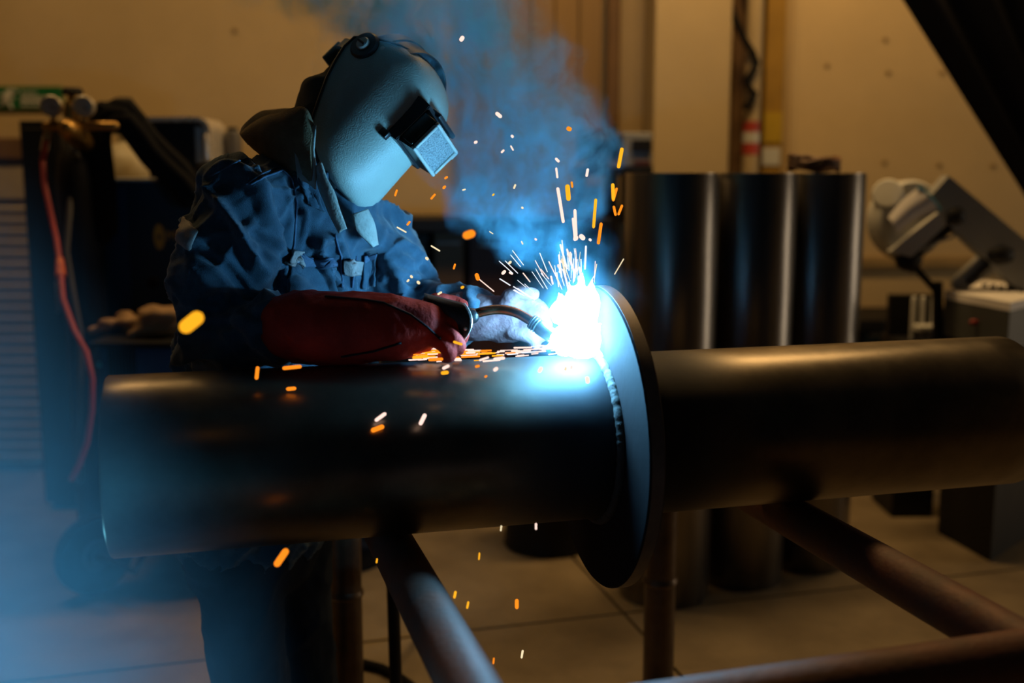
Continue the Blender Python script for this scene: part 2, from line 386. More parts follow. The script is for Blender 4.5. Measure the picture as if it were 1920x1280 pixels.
# narrow black locker
Yl = 4.35
la, lb = PY(40, 300, Yl).x, PY(135, 600, Yl).x
zt = PY(80, 226, Yl).z
t = thing('steel_locker', ((la+lb)/2, Yl, 0), 'narrow tall black steel locker behind the pressure gauges', 'locker')
MB().span((la, Yl, 0.03), (lb, Yl+0.25, zt), 0.006).done('body', M_black, t, smooth=False)
MB().span((la+0.012, Yl-0.014, 0.06), (lb-0.012, Yl+0.002, zt-0.03), 0.004).done('door', M_black, t, smooth=False)
for z in (0.0,): MB().span((la+0.02, Yl+0.03, 0), (lb-0.02, Yl+0.22, 0.04)).done('plinth', M_black, t, smooth=False)
MB().tube([(lb-0.04, Yl-0.03, 0.85), (lb-0.04, Yl-0.03, 0.97)], 0.006, 8, round_caps=True).done('handle', M_grey, t)

def gas_cylinder(px, Y, r, zs, body, shoulder, label):
    x = PY(px, 400, Y).x
    t = thing('gas_cylinder', (x, Y, 0), label, 'gas cylinder', 'gas cylinders beside the locker')
    MB().lathe((x, Y, 0), (0,0,1), [(0,0.01),(r*0.85,0.0),(r,0.03),(r,zs)], 36).done('body', body, t)
    sp = [(r, zs)]+[(max(0.035, r*math.cos(a)**0.8), zs+0.17*math.sin(a)) for a in [0.2*k for k in range(1, 8)]]+[(0.036, zs+0.20),(0.036,zs+0.23),(0,zs+0.235)]
    MB().lathe((x, Y, 0), (0,0,1), sp, 36).done('shoulder', shoulder, t)
    MB().tube([(x, Y, zs+0.2), (x, Y, zs+0.33)], [0.022, 0.018], 12).tube([(x-0.05, Y, zs+0.28), (x+0.05, Y, zs+0.28)], 0.012, 10).done('valve', M_brass, t)
    MB().lathe((x, Y, zs+0.33), (0,0,1), [(0,0),(0.035,0.0),(0.038,0.012),(0.03,0.025),(0,0.027)], 10).done('handwheel', M_black, t)
    return t
zc_ = PY(245, 342, 4.62).z
gas_cylinder(245, 4.62, 0.138, zc_, M_blue, M_cream, 'blue gas cylinder with domed cream shoulder')
gas_cylinder(150, 3.91, 0.075, PY(150, 300, 3.91).z-0.1, M_black, M_black, 'slim black gas cylinder carrying the brass regulator')

# pressure regulator with two gauges and hose
Yg = 3.78
def gp(px, py, dy=0): return PY(px, py, Yg+dy)
c1, c2 = gp(97, 199), gp(158, 200)
t = thing('gas_regulator', gp(135, 262), 'brass gas regulator with two round pressure gauges', 'regulator')
for c in (c1, c2):
    g_ = MB().lathe(c, (0.1,-1,0.05), [(0,-0.03),(0.026,-0.028),(0.036,-0.015),(0.037,0.012),(0.033,0.016),(0.033,0.012),(0.031,0.010),(0,0.0105)], 28).done('gauge', mat('gauge_case',(0.5,0.45,0.36),0.4,0.3), t)
    dn = Vector((0.1,-1,0.05)).normalized()
    MB().lathe(c, dn, [(0.031,0.0108),(0.030,0.0118),(0,0.012)], 24).done('dial', M_gauge, g_)
    MB().tube([c+dn*0.0135, c+dn*0.0135+Vector((0.014,0,-0.012))], 0.002, 6).done('needle', M_black, g_)
    MB().tube([c+Vector((0,0.005,-0.03)), c+Vector((0,0.005,-0.085))], 0.009, 10).done('stem', M_brass, t)
MB().tube([gp(88,236), gp(215,236)], 0.016, 12, round_caps=True).done('crossbar', M_brass, t)
MB().lathe(gp(140,252), (0,-0.3,0.1), [(0,-0.1),(0.03,-0.1),(0.036,-0.05),(0.036,0.05),(0.024,0.08),(0,0.1)], 20).tube([gp(128,222), gp(128,190)], [0.016,0.012], 10).done('valve_body', M_brass, t)
MB().tube([gp(90,240), gp(87,262)], 0.012, 10).done('outlet', M_brass, t)
pts = [gp(87,262)]+[PY(x, y, Y) for x, y, Y in ((80,300,3.84),(83,345,3.8),(95,400,3.75),(106,450,3.7),(113,500,3.6),(118,560,3.5),(140,620,3.4),(162,660,3.32),(173,710,3.27),(172,770,3.25),(163,830,3.22),(148,872,3.2),(134,898,3.18))]
t = thing('gas_hose', pts[-1], 'thin red gas hose hanging from the regulator', 'hose')
MB().tube(pts, 0.0095, 10, round_caps=True).done('hose', M_red, t)
MB().tube([PY(112,486,3.63), PY(114,518,3.58)], [0.013,0.018], 12).done('orange_coupling', M_orange, t)
MB().tube([gp(87,258), PY(83,280,3.85)], 0.014, 12).done('ferrule', M_chrome, t)
# second grey hose
pts = [gp(140,285), PY(150,300,3.9), PY(134,360,3.85), PY(128,420,3.82), PY(124,470,3.8), PY(135,540,3.78), PY(150,620,3.76), PY(152,760,3.75), PY(150,900,3.75)]
tag(MB().tube(pts, 0.011, 10, round_caps=True).done('grey_hose', mat('grey_rubber', (0.10,0.095,0.09), 0.5)), 'dark grey hose hanging beside the red gas hose', 'hose')

# black cable bundle draped over cylinders
pts = [PY(x, y, 3.92) for x, y in ((196,420),(192,330),(184,262),(185,225),(210,212),(235,215),(255,240),(278,272),(305,300),(335,328),(352,352))]
t = thing('cable_bundle', pts[0], 'thick black cable bundle arched over the gas cylinder', 'cable')
for k, (dx, dz, r) in enumerate(((0,0,0.045),(0.02,0.03,0.024),(-0.03,0.015,0.028),(0.0,-0.045,0.03),(0.03,-0.02,0.026))):
    MB().tube([p+Vector((dx, -0.02*k*0.3, dz)) for p in pts], r, 12, round_caps=True).done('cable', M_rubber, t)
MB().tube([PY(238,203,3.90), PY(256,215,3.90), PY(272,232,3.90)], 0.008, 8, round_caps=True).done('wire_tie', M_grey, t)

# tall dark blue welding set with emblem
Yw = 4.0
L1 = PY(190, 345, Yw+0.30).x; C1 = PY(268, 345, Yw).x; R1 = PY(560, 345, Yw).x; Zt = PY(300, 341, Yw).z
t = thing('welding_generator', (C1, Yw, 0), 'tall dark blue welding generator cabinet with orange oval emblem', 'generator')
m = MB(); q = [Vector((C1,Yw,0.12)), Vector((R1,Yw,0.12)), Vector((R1,Yw+0.42,0.12)), Vector((L1,Yw+0.42,0.12)), Vector((L1,Yw+0.02,0.12))]
vb = [m.bm.verts.new(p) for p in q]; vt = [m.bm.verts.new(Vector((p.x,p.y,Zt))) for p in q]
m.bm.faces.new(list(reversed(vb))); m.bm.faces.new(vt)
for k in range(5): m.bm.faces.new((vb[k], vb[(k+1)%5], vt[(k+1)%5], vt[k]))
m.done('cabinet', M_teal, t, smooth=False)
MB().span((L1-0.005, Yw-0.008, Zt), (R1+0.01, Yw+0.43, Zt+0.014), 0.004).done('top_plate', M_grey, t, smooth=False)
MB().span((L1+0.004, Yw+0.005, 0.14), (C1-0.006, Yw+0.022, Zt-0.02), 0.003).done('side_panel', M_blue, t, smooth=False)
for x in (L1+0.05, R1-0.06):
    MB().span((x-0.03, Yw+0.04, 0), (x+0.03, Yw+0.36, 0.13)).done('foot', M_black, t, smooth=False)
e = PY(299, 444, Yw)
bm_ = MB(); bm_.lathe((e.x, Yw-0.001, e.z), (0,-1,0), [(0.0,0),(0.020,0.0),(0.020,0.004),(0.0,0.0045)], 28)
for v in bm_.bm.verts: v.co.z = e.z+(v.co.z-e.z)*2.35
bm_.done('emblem', M_logo, t)
MB().lathe((e.x+0.001, Yw-0.004, e.z), (0,-1,0), [(0,0),(0.008,0),(0.008,0.0025),(0,0.003)], 20).done('emblem_centre', M_teal, t)
fc = bpy.data.curves.new('txt', 'FONT'); fc.body = 'MO'; fc.size = 0.05; fc.extrude = 0.001
fo = bpy.data.objects.new('txt', fc); COL.objects.link(fo); bpy.context.view_layer.update()
fm = bpy.data.meshes.new_from_object(fo.evaluated_get(bpy.context.evaluated_depsgraph_get())); bpy.data.objects.remove(fo)
q = PY(312, 450, Yw); fm.transform(Matrix.Translation((q.x, Yw-0.002, q.z)) @ Matrix.Rotation(math.pi/2, 4, 'X'))
put('lettering', fm, M_logo, t, smooth=False)
e2 = PY(288, 530, Yw)
MB().lathe((e2.x, Yw, e2.z), (0,-1,0), [(0,0),(0.022,0),(0.020,0.012),(0,0.013)], 20).done('knob', M_black, t)

# chrome canister with dark face on the generator
Yc = 4.12
a = PY(278, 338, Yc); b = PY(392, 219, Yc); zb = Zt+0.014
t = thing('chrome_feeder_case', ((a.x+b.x)/2, Yc, zb), 'chrome edged black feeder case on the blue generator', 'case')
m = MB(); prof = []; rr = 0.05; W0, W1, H0, H1 = a.x, b.x, zb, b.z
for ang in range(0, 91, 15): prof.append((W1-rr+rr*math.sin(math.radians(ang)), H1-rr+rr*math.cos(math.radians(ang))))
prof.append((W1, H0+0.06))
outer = [(W0, H1)]+prof
rows = []
th = 0.016
inner = [(W0, H1-th)]+[(W1-rr+(rr-th)*math.sin(math.radians(ang)), H1-rr+(rr-th)*math.cos(math.radians(ang))) for ang in range(0, 91, 15)]+[(W1-th, H0+0.06)]
for yy, lst in ((Yc+0.24, outer), (Yc, outer), (Yc, inner), (Yc+0.24, inner)): rows.append([Vector((x, yy, z)) for x, z in lst])
rows.append(rows[0]); m.grid(rows); m.done('chrome_shell', M_chrome, t, angle=30)
MB().span((W0, Yc+0.02, H0+0.03), (W1-th-0.045, Yc+0.23, H1-th-0.002), 0.004).done('black_face', M_black, t, smooth=False)
MB().span((W1-th-0.045, Yc+0.012, H0+0.06), (W1-th-0.001, Yc+0.23, H1-th-0.02), 0.004).done('steel_side_strip', M_grey, t, smooth=False)
MB().span((W0, Yc+0.02, H0), (W1-0.02, Yc+0.23, H0+0.032)).done('base_plate', M_black, t, smooth=False)
MB().tube([(W1-0.012, Yc-0.01, H0+0.075), (W1-0.012, Yc-0.01, H0+0.155)], 0.008, 10, round_caps=True).done('chrome_rod', M_chrome, t)
c_ = Vector((W1+0.036, 4.3, 0))
t = thing('grey_canister', (c_.x, 4.32, zb), 'slim grey canister behind the chrome edged case', 'canister')
MB().lathe((c_.x, 4.32, zb), (0,0,1), [(0,0),(0.034,0),(0.034,0.17),(0.025,0.185),(0,0.186)], 24).done('body', mat('dark_canister',(0.09,0.08,0.07),0.5), t)
MB().lathe((c_.x, 4.32, zb+0.186), (0,0,1), [(0.02,-0.002),(0.02,0.012),(0,0.014)], 16).done('lid', M_black, t)

# wheeled welder with tray (blue, grille)
Yv = 3.45
A = PY(176, 640, Yv); B = PY(470, 640, Yv); ztr = PY(240, 640, Yv).z
t = thing('wheeled_welder', (A.x+0.3, Yv, 0), 'blue wheeled welding machine with front grille and open tray', 'welding machine')
MB().span((A.x, Yv, 0.20), (B.x, Yv+0.48, ztr-0.02), 0.012).done('body', M_blue, t, smooth=False)
MB().span((A.x-0.01, Yv-0.02, ztr-0.02), (B.x+0.02, Yv+0.49, ztr), 0.005).done('tray', M_black, t, smooth=False)
for y0, y1 in ((Yv+0.47, Yv+0.49),): MB().span((A.x-0.01, y0, ztr), (B.x+0.02, y1, ztr+0.05), 0.003).done('tray_lip', M_black, t, smooth=False)
gq0, gq1 = PY(203, 648, Yv), PY(258, 760, Yv); s0_ = None
for k in range(9):
    x = gq0.x+(gq1.x-gq0.x)*k/8
    MB().span((x-0.003, Yv-0.006, gq1.z), (x+0.003, Yv+0.002, gq0.z)).done('grille_bar', M_black, t, smooth=False)
e = PY(187, 683, Yv); MB().lathe((e.x, Yv, e.z), (0,-1,0), [(0,0),(0.009,0),(0.008,0.008),(0,0.009)], 16).done('indicator', mat('indicator_teal',(0.05,0.4,0.5),0.3), t)
# undercarriage bar towards right and two wheels
wq = PZ(160, 1132, 0.0); R_ = 0.135
wax = Vector((math.cos(math.radians(40)), -math.sin(math.radians(40)), 0))
def wheel(c, ax, parent):
    w_ = MB().lathe(c, ax, [(0.055,-0.016),(0.095,-0.018),(0.112,-0.026),(R_-0.006,-0.026),(R_,-0.014),(R_,0.014),(R_-0.006,0.026),(0.112,0.026),(0.095,0.018),(0.055,0.016)], 36, closed=True).done('wheel', M_rubber, parent)
    MB().lathe(c, ax, [(0,-0.03),(0.03,-0.03),(0.034,-0.014),(0.1,-0.012),(0.1,0.012),(0.034,0.014),(0.03,0.03),(0,0.03)], 28).done('hub', M_teal, w_)
    return w_
wc1 = Vector((wq.x+0.0, wq.y+0.10, R_)); wheel(wc1, wax, t)
wc2 = PZ(700, 1085, 0.0); wc2 = Vector((wc2.x-0.04, wc2.y+0.1, R_)); wheel(wc2, wax, t)
MB().tube([wc1, wc1+wax*0.25, wc1+wax*0.25+Vector((0,0.25,0.08))], 0.014, 10).done('axle', M_black, t)
MB().span((A.x+0.05, Yv+0.02, 0.13), (B.x+0.3, Yv+0.5, 0.21), 0.01).done('chassis', M_teal, t, smooth=False)

# leather gloves thrown on the tray
def glove_heap(px, py, Y, w_, h_, label, seed):
    c = PY(px, py, Y); m = MB()
    for k in range(7):
        random.seed(seed*31+k)
        m.ball(c+Vector((random.uniform(-w_,w_)*0.7, random.uniform(-0.05,0.05), random.uniform(-0.2,0.5)*h_)), h_*random.uniform(0.5,0.75), 2, (1.4,1,0.8))
    for k in range(4):
        a = c+Vector((-w_*0.6, -0.03+0.02*k, -h_*0.2)); m.tube([a, a+Vector((-w_*0.5, 0, -h_*0.15)), a+Vector((-w_*0.9, -0.01, -h_*0.35))], [0.016,0.014,0.012], 10, round_caps=True)
    me = remesh(m.raw(), 0.007, 4); displace(me, lambda p, n: 0.008*(noise.noise(p*25)))
    zmin = min(v.co.z for v in me.vertices); me.transform(Matrix.Translation((0,0,ztr+0.001-zmin)))
    tag(put('work_glove', me, M_cloth, angle=0), label, 'glove', 'gloves left on the tray')
glove_heap(236, 612, 3.64, 0.07, 0.035, 'flat brown leather glove on the tray of the blue welder', 1)
glove_heap(300, 600, 3.56, 0.06, 0.062, 'crumpled pale tan leather glove on the tray of the blue welder', 2)

# ------------------------------------------------------------------ middle background (behind smoke)
Yb = 4.7
a = PY(700, 410, Yb); b = PY(1150, 410, Yb)
t = thing('workbench', ((a.x+b.x)/2, Yb, 0), 'dark steel workbench behind the smoke', 'workbench')
MB().span((a.x, Yb, a.z-0.06), (b.x, Yb+0.5, a.z), 0.006).done('worktop', M_black, t, smooth=False)
for x in (a.x+0.04, b.x-0.04):
    for y in (Yb+0.04, Yb+0.46): MB().span((x-0.03, y-0.03, 0), (x+0.03, y+0.03, a.z-0.06)).done('leg', M_black, t, smooth=False)
MB().span((a.x+0.07, Yb+0.3, 0.25), (b.x-0.07, Yb+0.32, a.z-0.06)).done('back_panel', mat('dark_board',(0.03,0.025,0.02),0.7), t, smooth=False)
MB().span((a.x+0.02, Yb+0.03, 0.22), (b.x-0.02, Yb+0.47, 0.25)).done('lower_shelf', M_black, t, smooth=False)
def crate(px0, px1, py0, py1, Y, dep, m_, label, name='steel_crate', zbase=None):
    a_ = PY(px0, py1, Y); b_ = PY(px1, py0, Y); z0 = a_.z if zbase is None else zbase
    t_ = thing(name, ((a_.x+b_.x)/2, Y, z0), label, 'crate')
    MB().span((a_.x, Y, z0), (b_.x, Y+dep, b_.z), 0.006).done('body', m_, t_, smooth=False)
    MB().span((a_.x-0.008, Y-0.008, b_.z-0.03), (b_.x+0.008, Y+dep+0.008, b_.z+0.004), 0.004).done('rim', M_black, t_, smooth=False)
    MB().tube([((a_.x+b_.x)/2-0.05, Y-0.016, b_.z-0.07), ((a_.x+b_.x)/2+0.05, Y-0.016, b_.z-0.07)], 0.006, 8, round_caps=True).done('handle', M_grey, t_)
    return t_
zs_ = 0.251
crate(730, 800, 440, 560, Yb+0.06, 0.2, M_black, 'black crate under the workbench nearest the welder', zbase=zs_)
crate(815, 868, 425, 560, Yb+0.05, 0.2, mat('brown_crate',(0.10,0.055,0.025),0.7), 'brown crate under the workbench behind the sparks', zbase=zs_)
crate(880, 960, 430, 560, Yb+0.06, 0.2, mat('dark_red_crate',(0.06,0.02,0.015),0.7), 'dark red crate under the workbench behind the smoke', zbase=zs_)
# control unit and vice on the bench, right end (beside the pilaster)
zt_ = a.z
a2 = PY(1168, 312, YP-0.38); b2 = PY(1226, 248, YP-0.38)
t = thing('wall_shelf', ((a2.x), YP-0.2, a2.z-0.05), 'dark wall shelf under the control unit', 'shelf')
MB().span((PY(1085,312,YP-.38).x, YP-0.38, a2.z-0.04), (b2.x+0.0, WY-0.125, a2.z), 0.004).done('board', M_black, t, smooth=False)
for x in (PY(1100,312,YP-.38).x, b2.x-0.06):
    MB().quadbox([(x, YP-0.36, a2.z-0.04), (x, WY-0.126, a2.z-0.04), (x, WY-0.126, a2.z-0.28), (x, WY-0.16, a2.z-0.28)], 0.012).done('bracket', M_black, t, smooth=False)
t = thing('control_unit', ((a2.x+b2.x)/2, YP-0.38, a2.z), 'grey control unit with dark display beside the pilaster', 'control unit')
MB().span((a2.x, YP-0.36, a2.z), (b2.x-0.004, YP-0.1, b2.z), 0.008).done('case', M_grey, t, smooth=False)
q0, q1 = PY(1185, 284, YP-.37), PY(1222, 262, YP-.37)
MB().span((q0.x, YP-0.372, q0.z), (q1.x, YP-0.358, q1.z), 0.002).done('display', M_black, t, smooth=False)
q0, q1 = PY(1188, 310, YP-.37), PY(1220, 301, YP-.37)
MB().span((q0.x, YP-0.372, q0.z), (q1.x, YP-0.358, q1.z), 0.002).done('red_strip', mat('dark_red',(0.08,0.01,0.01),0.5), t, smooth=False)
a3 = PY(1088, 312, YP-.36); b3 = PY(1160, 244, YP-.36)
t = thing('bench_grinder', ((a3.x+b3.x)/2, YP-0.22, a2.z), 'black double wheel bench grinder on the wall shelf', 'grinder')
gz = a2.z+0.105; gxm = (a3.x+b3.x)/2
MB().lathe((gxm-0.06, YP-0.22, gz), (1,0,0), [(0,0),(0.05,0.0),(0.058,0.02),(0.058,0.10),(0.05,0.12),(0,0.12)], 24).done('motor', M_black, t)
for s in (-1, 1):
    MB().lathe((gxm+s*0.075-0.015, YP-0.22, gz), (1,0,0), [(0,0),(0.07,0),(0.078,0.006),(0.078,0.026),(0.07,0.032),(0,0.032)], 28).done('wheel_guard', M_black, t)
MB().span((gxm-0.05, YP-0.28, a2.z), (gxm+0.05, YP-0.16, a2.z+0.06), 0.006).done('pedestal', M_black, t, smooth=False)
# black drum on floor
dq = PZ(1030, 1048, 0)
t = thing('black_drum', (dq.x, dq.y+0.17, 0), 'black round drum standing on the floor behind the flange', 'drum')
MB().lathe((dq.x, dq.y+0.17, 0), (0,0,1), [(0,0.0),(0.165,0),(0.17,0.01),(0.165,0.02),(0.165,0.20),(0.171,0.21),(0.165,0.22),(0.165,0.42),(0.172,0.44),(0.16,0.455),(0.15,0.44),(0,0.43)], 40).done('shell', M_black, t)
MB().tube([(dq.x-0.168, dq.y+0.17, 0.40), (dq.x-0.1, dq.y+0.1, 0.50), (dq.x+0.1, dq.y+0.1, 0.50), (dq.x+0.168, dq.y+0.17, 0.40)], 0.005, 8).done('bail', M_grey, t)

# ------------------------------------------------------------------ upright steel tubes
TR = 0.150; TH = 1.405
tubes = [(1257, 3.45, 'leftmost upright steel tube, nearest the welded flange'), (1404, 3.605, 'middle one of the three upright steel tubes'), (1533, 3.76, 'rightmost upright steel tube, with a cable coil on top')]
def tube_proto(x, y, label):
    t = thing('steel_tube', (x, y, 0), label, 'steel tube', 'upright steel tubes behind the pipe')
    MB().lathe((x, y, 0), (0,0,1), [(TR-0.012,0.0),(TR-0.002,0.0),(TR,0.004),(TR,TH-0.004),(TR-0.002,TH),(TR-0.012,TH)], 64, closed=True).done('wall', M_tube, t, angle=50)
    for h in (0.0, TH-0.006):
        pass
    MB().lathe((x, y, TH), (0,0,1), [(TR-0.012,-0.002),(TR-0.001,-0.002),(TR-0.0015,0.0012),(TR-0.0115,0.0012)], 64, closed=True).done('cut_rim', mat('bright_cut_steel',(0.45,0.4,0.33),0.3,0.95), t)
    return t
tp = None; tube_xy = []
for px, Y, lb in tubes:
    x = PY(px, 500, Y).x; tube_xy.append((x, Y))
    if tp is None: tp = tube_proto(x, Y, lb)
    else: copy_thing(tp, (x-tube_xy[0][0], Y-tube_xy[0][1], 0), lb)
x3, y3 = tube_xy[2]
pts = []
for k in range(40):
    a = k*0.42; pts.append(Vector((x3-0.02+0.085*math.cos(a), y3+0.03+0.06*math.sin(a), TH+0.012+0.0012*k+0.006*math.sin(k*1.7))))
tag(MB().tube(pts, 0.009, 8, round_caps=True).done('cable_coil', mat('dark_orange_cable',(0.13,0.05,0.02),0.5)), 'small coil of dark orange cable on the rightmost upright tube', 'cable')

# ------------------------------------------------------------------ right background: band saw
Yr = 4.1
def rp(px, py, dy=0.0): return PY(px, py, Yr+dy)
t = thing('band_saw', (rp(1820, 700).x, Yr, 0), 'grey metal band saw with tilted bow and white wheel cover', 'band saw')
# inclined bow beam
d1_, d2_ = rp(1745, 352), rp(2010, 590); ax = (d2_-d1_).normalized(); nrm = Vector((ax.z, 0, -ax.x)); nrm = nrm if nrm.z > 0 else -nrm
hw = 0.085
MB().quadbox([d1_-nrm*hw*0.8, d2_-nrm*hw, d2_+nrm*hw, d1_+nrm*hw*0.7], 0.07).done('bow_beam', M_grey, t, smooth=False)
MB().quadbox([v+Vector((0,-0.012,0)) for v in (d1_+ax*0.38-nrm*hw*0.1, d2_-nrm*hw*0.1, d2_+nrm*hw*0.55, d1_+ax*0.38+nrm*hw*0.55)], 0.012).done('beam_cover', M_black, t, smooth=False)
# wheel housing
wc = rp(1700, 412); dn = Vector((0.25,-1,0.1)).normalized()
MB().lathe(wc, dn, [(0,-0.05),(0.135,-0.05),(0.15,-0.035),(0.15,0.03),(0.138,0.045),(0,0.047)], 44).done('wheel_cover', M_lgrey, t)
mc = rp(1668, 372)
MB().lathe(mc, Vector((-0.4,-0.8,0.25)), [(0,-0.02),(0.055,-0.02),(0.058,0.0),(0.058,0.07),(0.05,0.08),(0,0.082)], 28).done('motor_cap', M_lgrey, t)
quad = [rp(1665,407,-0.1), rp(1683,438,-0.1), rp(1762,393,-0.1), rp(1722,352,-0.1)]
rows = []
for i in range(7):
    u = i/6; bulge = 0.012*math.sin(math.pi*u)
    A_ = quad[0].lerp(quad[3], u); B_ = quad[1].lerp(quad[2], u); rows.append([A_.lerp(B_, k/4)+Vector((0, -0.02*math.sin(math.pi*k/4), bulge)) for k in range(5)])
MB().shell(rows, 0.004).done('white_guard', M_white, t)
MB().tube([rp(1722,350,-0.105), rp(1744,368,-0.11), rp(1764,394,-0.105)], 0.006, 8).done('blue_edge', mat('cyan_tape',(0.05,0.25,0.4),0.5), t)
MB().quadbox([rp(1660,470,-0.06), rp(1700,480,-0.06), rp(1765,420,-0.06), rp(1752,398,-0.06)], 0.05).done('blade_guard', M_lgrey, t, smooth=False)
# black pivot, brace and arm
MB().tube([rp(1690,480,-0.03), rp(1705,494,-0.03), rp(1725,470,-0.03), rp(1785,410,-0.03)], [0.03,0.04,0.022,0.04], 12, round_caps=True).done('pivot_arm', M_black, t)
MB().ball(rp(1704,488,-0.05), 0.048, 2, (1.1,0.7,0.9)).done('pivot_boss', M_black, t)
MB().ball(rp(1788,405,-0.05), 0.05, 2, (1,0.7,0.9)).done('pivot_boss', M_black, t)
MB().tube([rp(1713,498,-0.03), rp(1755,545,-0.03)], 0.013, 10, round_caps=True).done('brace', M_black, t)
MB().tube([rp(1758,528,-0.03), rp(1758,660,-0.03)], 0.020, 10).done('post', M_black, t)
MB().tube([rp(1868,478,0.02), rp(1800,530,0.02)], [0.05,0.035], 12, round_caps=True).done('lift_strut', M_grey, t)
MB().tube([rp(1880,470,-0.03), rp(1818,528,-0.03)], 0.012, 10, round_caps=True).done('lift_rod', M_black, t)
MB().ball(rp(1872,478,-0.05), 0.055, 2, (1.2,0.7,0.8)).done('lift_boss', M_black, t)
pts = [rp(x, y, -0.06) for x, y in ((1730,470),(1760,452),(1785,445),(1800,428),(1790,415))]
MB().tube(pts, 0.006, 8, round_caps=True).done('wire', M_grey, t)
# table of the saw: pale drilled plate on a dark box
zt_ = PY(1790, 548, Yr-0.1).z
tq = [PZ(1772, 545, zt_), PZ(1895, 567, zt_), PZ(1990, 545, zt_), PZ(1845, 524, zt_)]
MB().quadbox([Vector(q) for q in tq], -0.03 if (tq[1]-tq[0]).cross(tq[3]-tq[0]).z > 0 else 0.03).done('drilled_plate', M_white, t, smooth=False)
for px, py in ((1818,533),(1846,537),(1862,539),(1877,541),(1892,542),(1915,547)):
    q = PZ(px, py, zt_+0.001); MB().lathe(q, (0,0,1), [(0,-0.002),(0.011,-0.002),(0.011,0.012),(0,0.013)], 14).done('plug', M_black, t)
body = [Vector((q.x, q.y, zt_-0.03)) for q in tq]
m = MB(); vb = [m.bm.verts.new(Vector((q.x, q.y, zt_-0.17))) for q in body]; vt = [m.bm.verts.new(q) for q in body]
m.bm.faces.new(vt); m.bm.faces.new(list(reversed(vb)))
for k in range(4): m.bm.faces.new((vb[k], vb[(k+1)%4], vt[(k+1)%4], vt[k]))
m.done('bed', mat('dark_bed_paint',(0.06,0.065,0.065),0.5), t, smooth=False)
m = MB(); cen = sum(body, Vector())/4
vb = [m.bm.verts.new(Vector((cen.x+(q.x-cen.x)*0.85, cen.y+(q.y-cen.y)*0.85, 0.0))) for q in body]; vt = [m.bm.verts.new(Vector((cen.x+(q.x-cen.x)*0.9, cen.y+(q.y-cen.y)*0.9, zt_-0.17))) for q in body]
m.bm.faces.new(vt); m.bm.faces.new(list(reversed(vb)))
for k in range(4): m.bm.faces.new((vb[k], vb[(k+1)%4], vt[(k+1)%4], vt[k]))
m.done('pedestal', M_black, t, smooth=False)
q = rp(1826, 604, -0.25); MB().ball(q, 0.014, 2, (1.3,0.6,0.8)).done('stop_button', mat('red_button',(0.3,0.02,0.015),0.5), t)
# feed table left of saw: dark box with three bright rods
a = rp(1690, 640, 0.15); b = rp(1775, 560, 0.15)
t = thing('roller_rack', ((a.x+b.x)/2, Yr+0.15, 0), 'black rack with three upright bright steel rods beside the saw', 'rack')
MB().span((a.x, Yr+0.15, 0.0), (b.x, Yr+0.4, a.z), 0.006).done('base', M_black, t, smooth=False)
MB().span((a.x, Yr+0.3, a.z), (b.x, Yr+0.34, b.z), 0.004).done('backplate', M_black, t, smooth=False)
for px in (1712, 1729, 1749):
    q = rp(px, 600, 0.2); MB().tube([(q.x, Yr+0.2, a.z), (q.x, Yr+0.2, b.z-0.005)], 0.011, 12, round_caps=True).done('rod', M_lgrey, t)
q0 = rp(1722, 622, 0.12); q1 = rp(1768, 612, 0.12); MB().span((q0.x, Yr+0.12, q0.z), (q1.x, Yr+0.2, q1.z), 0.003).done('ledge', M_lgrey, t, smooth=False)
# low dark bench behind
a = PY(1590, 600, 4.9); b = PY(2150, 600, 4.9)
t = thing('storage_bench', ((a.x+b.x)/2, 4.9, 0), 'low dark storage bench along the back wall behind the saw', 'bench')
MB().span((a.x, 4.9, a.z-0.05), (b.x, 5.4, a.z), 0.006).done('top', M_black, t, smooth=False)
for x in (a.x+0.05, (a.x+b.x)/2, b.x-0.05): MB().span((x-0.03, 4.93, 0), (x+0.03, 5.37, a.z-0.05)).done('leg', M_black, t, smooth=False)
MB().span((a.x+0.08, 5.3, 0.1), (b.x-0.08, 5.33, a.z-0.05)).done('back', M_black, t, smooth=False)
crate(1618, 1680, 598, 626, 4.95, 0.3, M_teal, 'dark blue box lying under the storage bench', 'tool_box', zbase=0.0)

# dark welding curtain on a ceiling rail, gathered to the right
YC = 4.35
ZT0, ZB0 = PY(1700, 0, YC).z, PY(1900, 340, YC).z
def cpt(u, v):   # u 0..1 from the free edge to the right, v 0..1 from the rail down
    zt = 3.3; zb = ZB0-0.12
    z = zt-(zt-zb)*v; edge = PY(1700, 0, YC).x+max(-0.12, (ZT0-z)/(ZT0-ZB0)*0.50)
    x = edge+u*(3.1-edge)
    return Vector((x, YC+0.045*math.sin(u*52+1.5*v)+0.03*math.sin(u*17), z))
ct = thing('welding_curtain', (2.4, YC, ZB0), 'dark welding curtain hanging in the upper right corner', 'curtain')
MB().shell([[cpt(k/90, i/30) for k in range(91)] for i in range(31)], 0.004).done('cloth', mat('curtain_vinyl', (0.006,0.006,0.009), 0.8, spec=0.1), ct, angle=0)
MB().tube([(1.35, YC, 3.32), (3.2, YC, 3.32)], 0.018, 12).done('rail', M_grey, ct)
for x in (1.4, 3.15): MB().tube([(x, YC, 3.32), (x, YC, 4.0)], 0.008, 8).done('hanger', M_grey, ct)
for k in range(8):
    x = 1.6+0.2*k; MB().lathe((x, YC, 3.305), (1,0,0), [(0.024,-0.003),(0.03,-0.003),(0.03,0.003),(0.024,0.003)], 16, closed=True).done('ring', M_grey, ct)

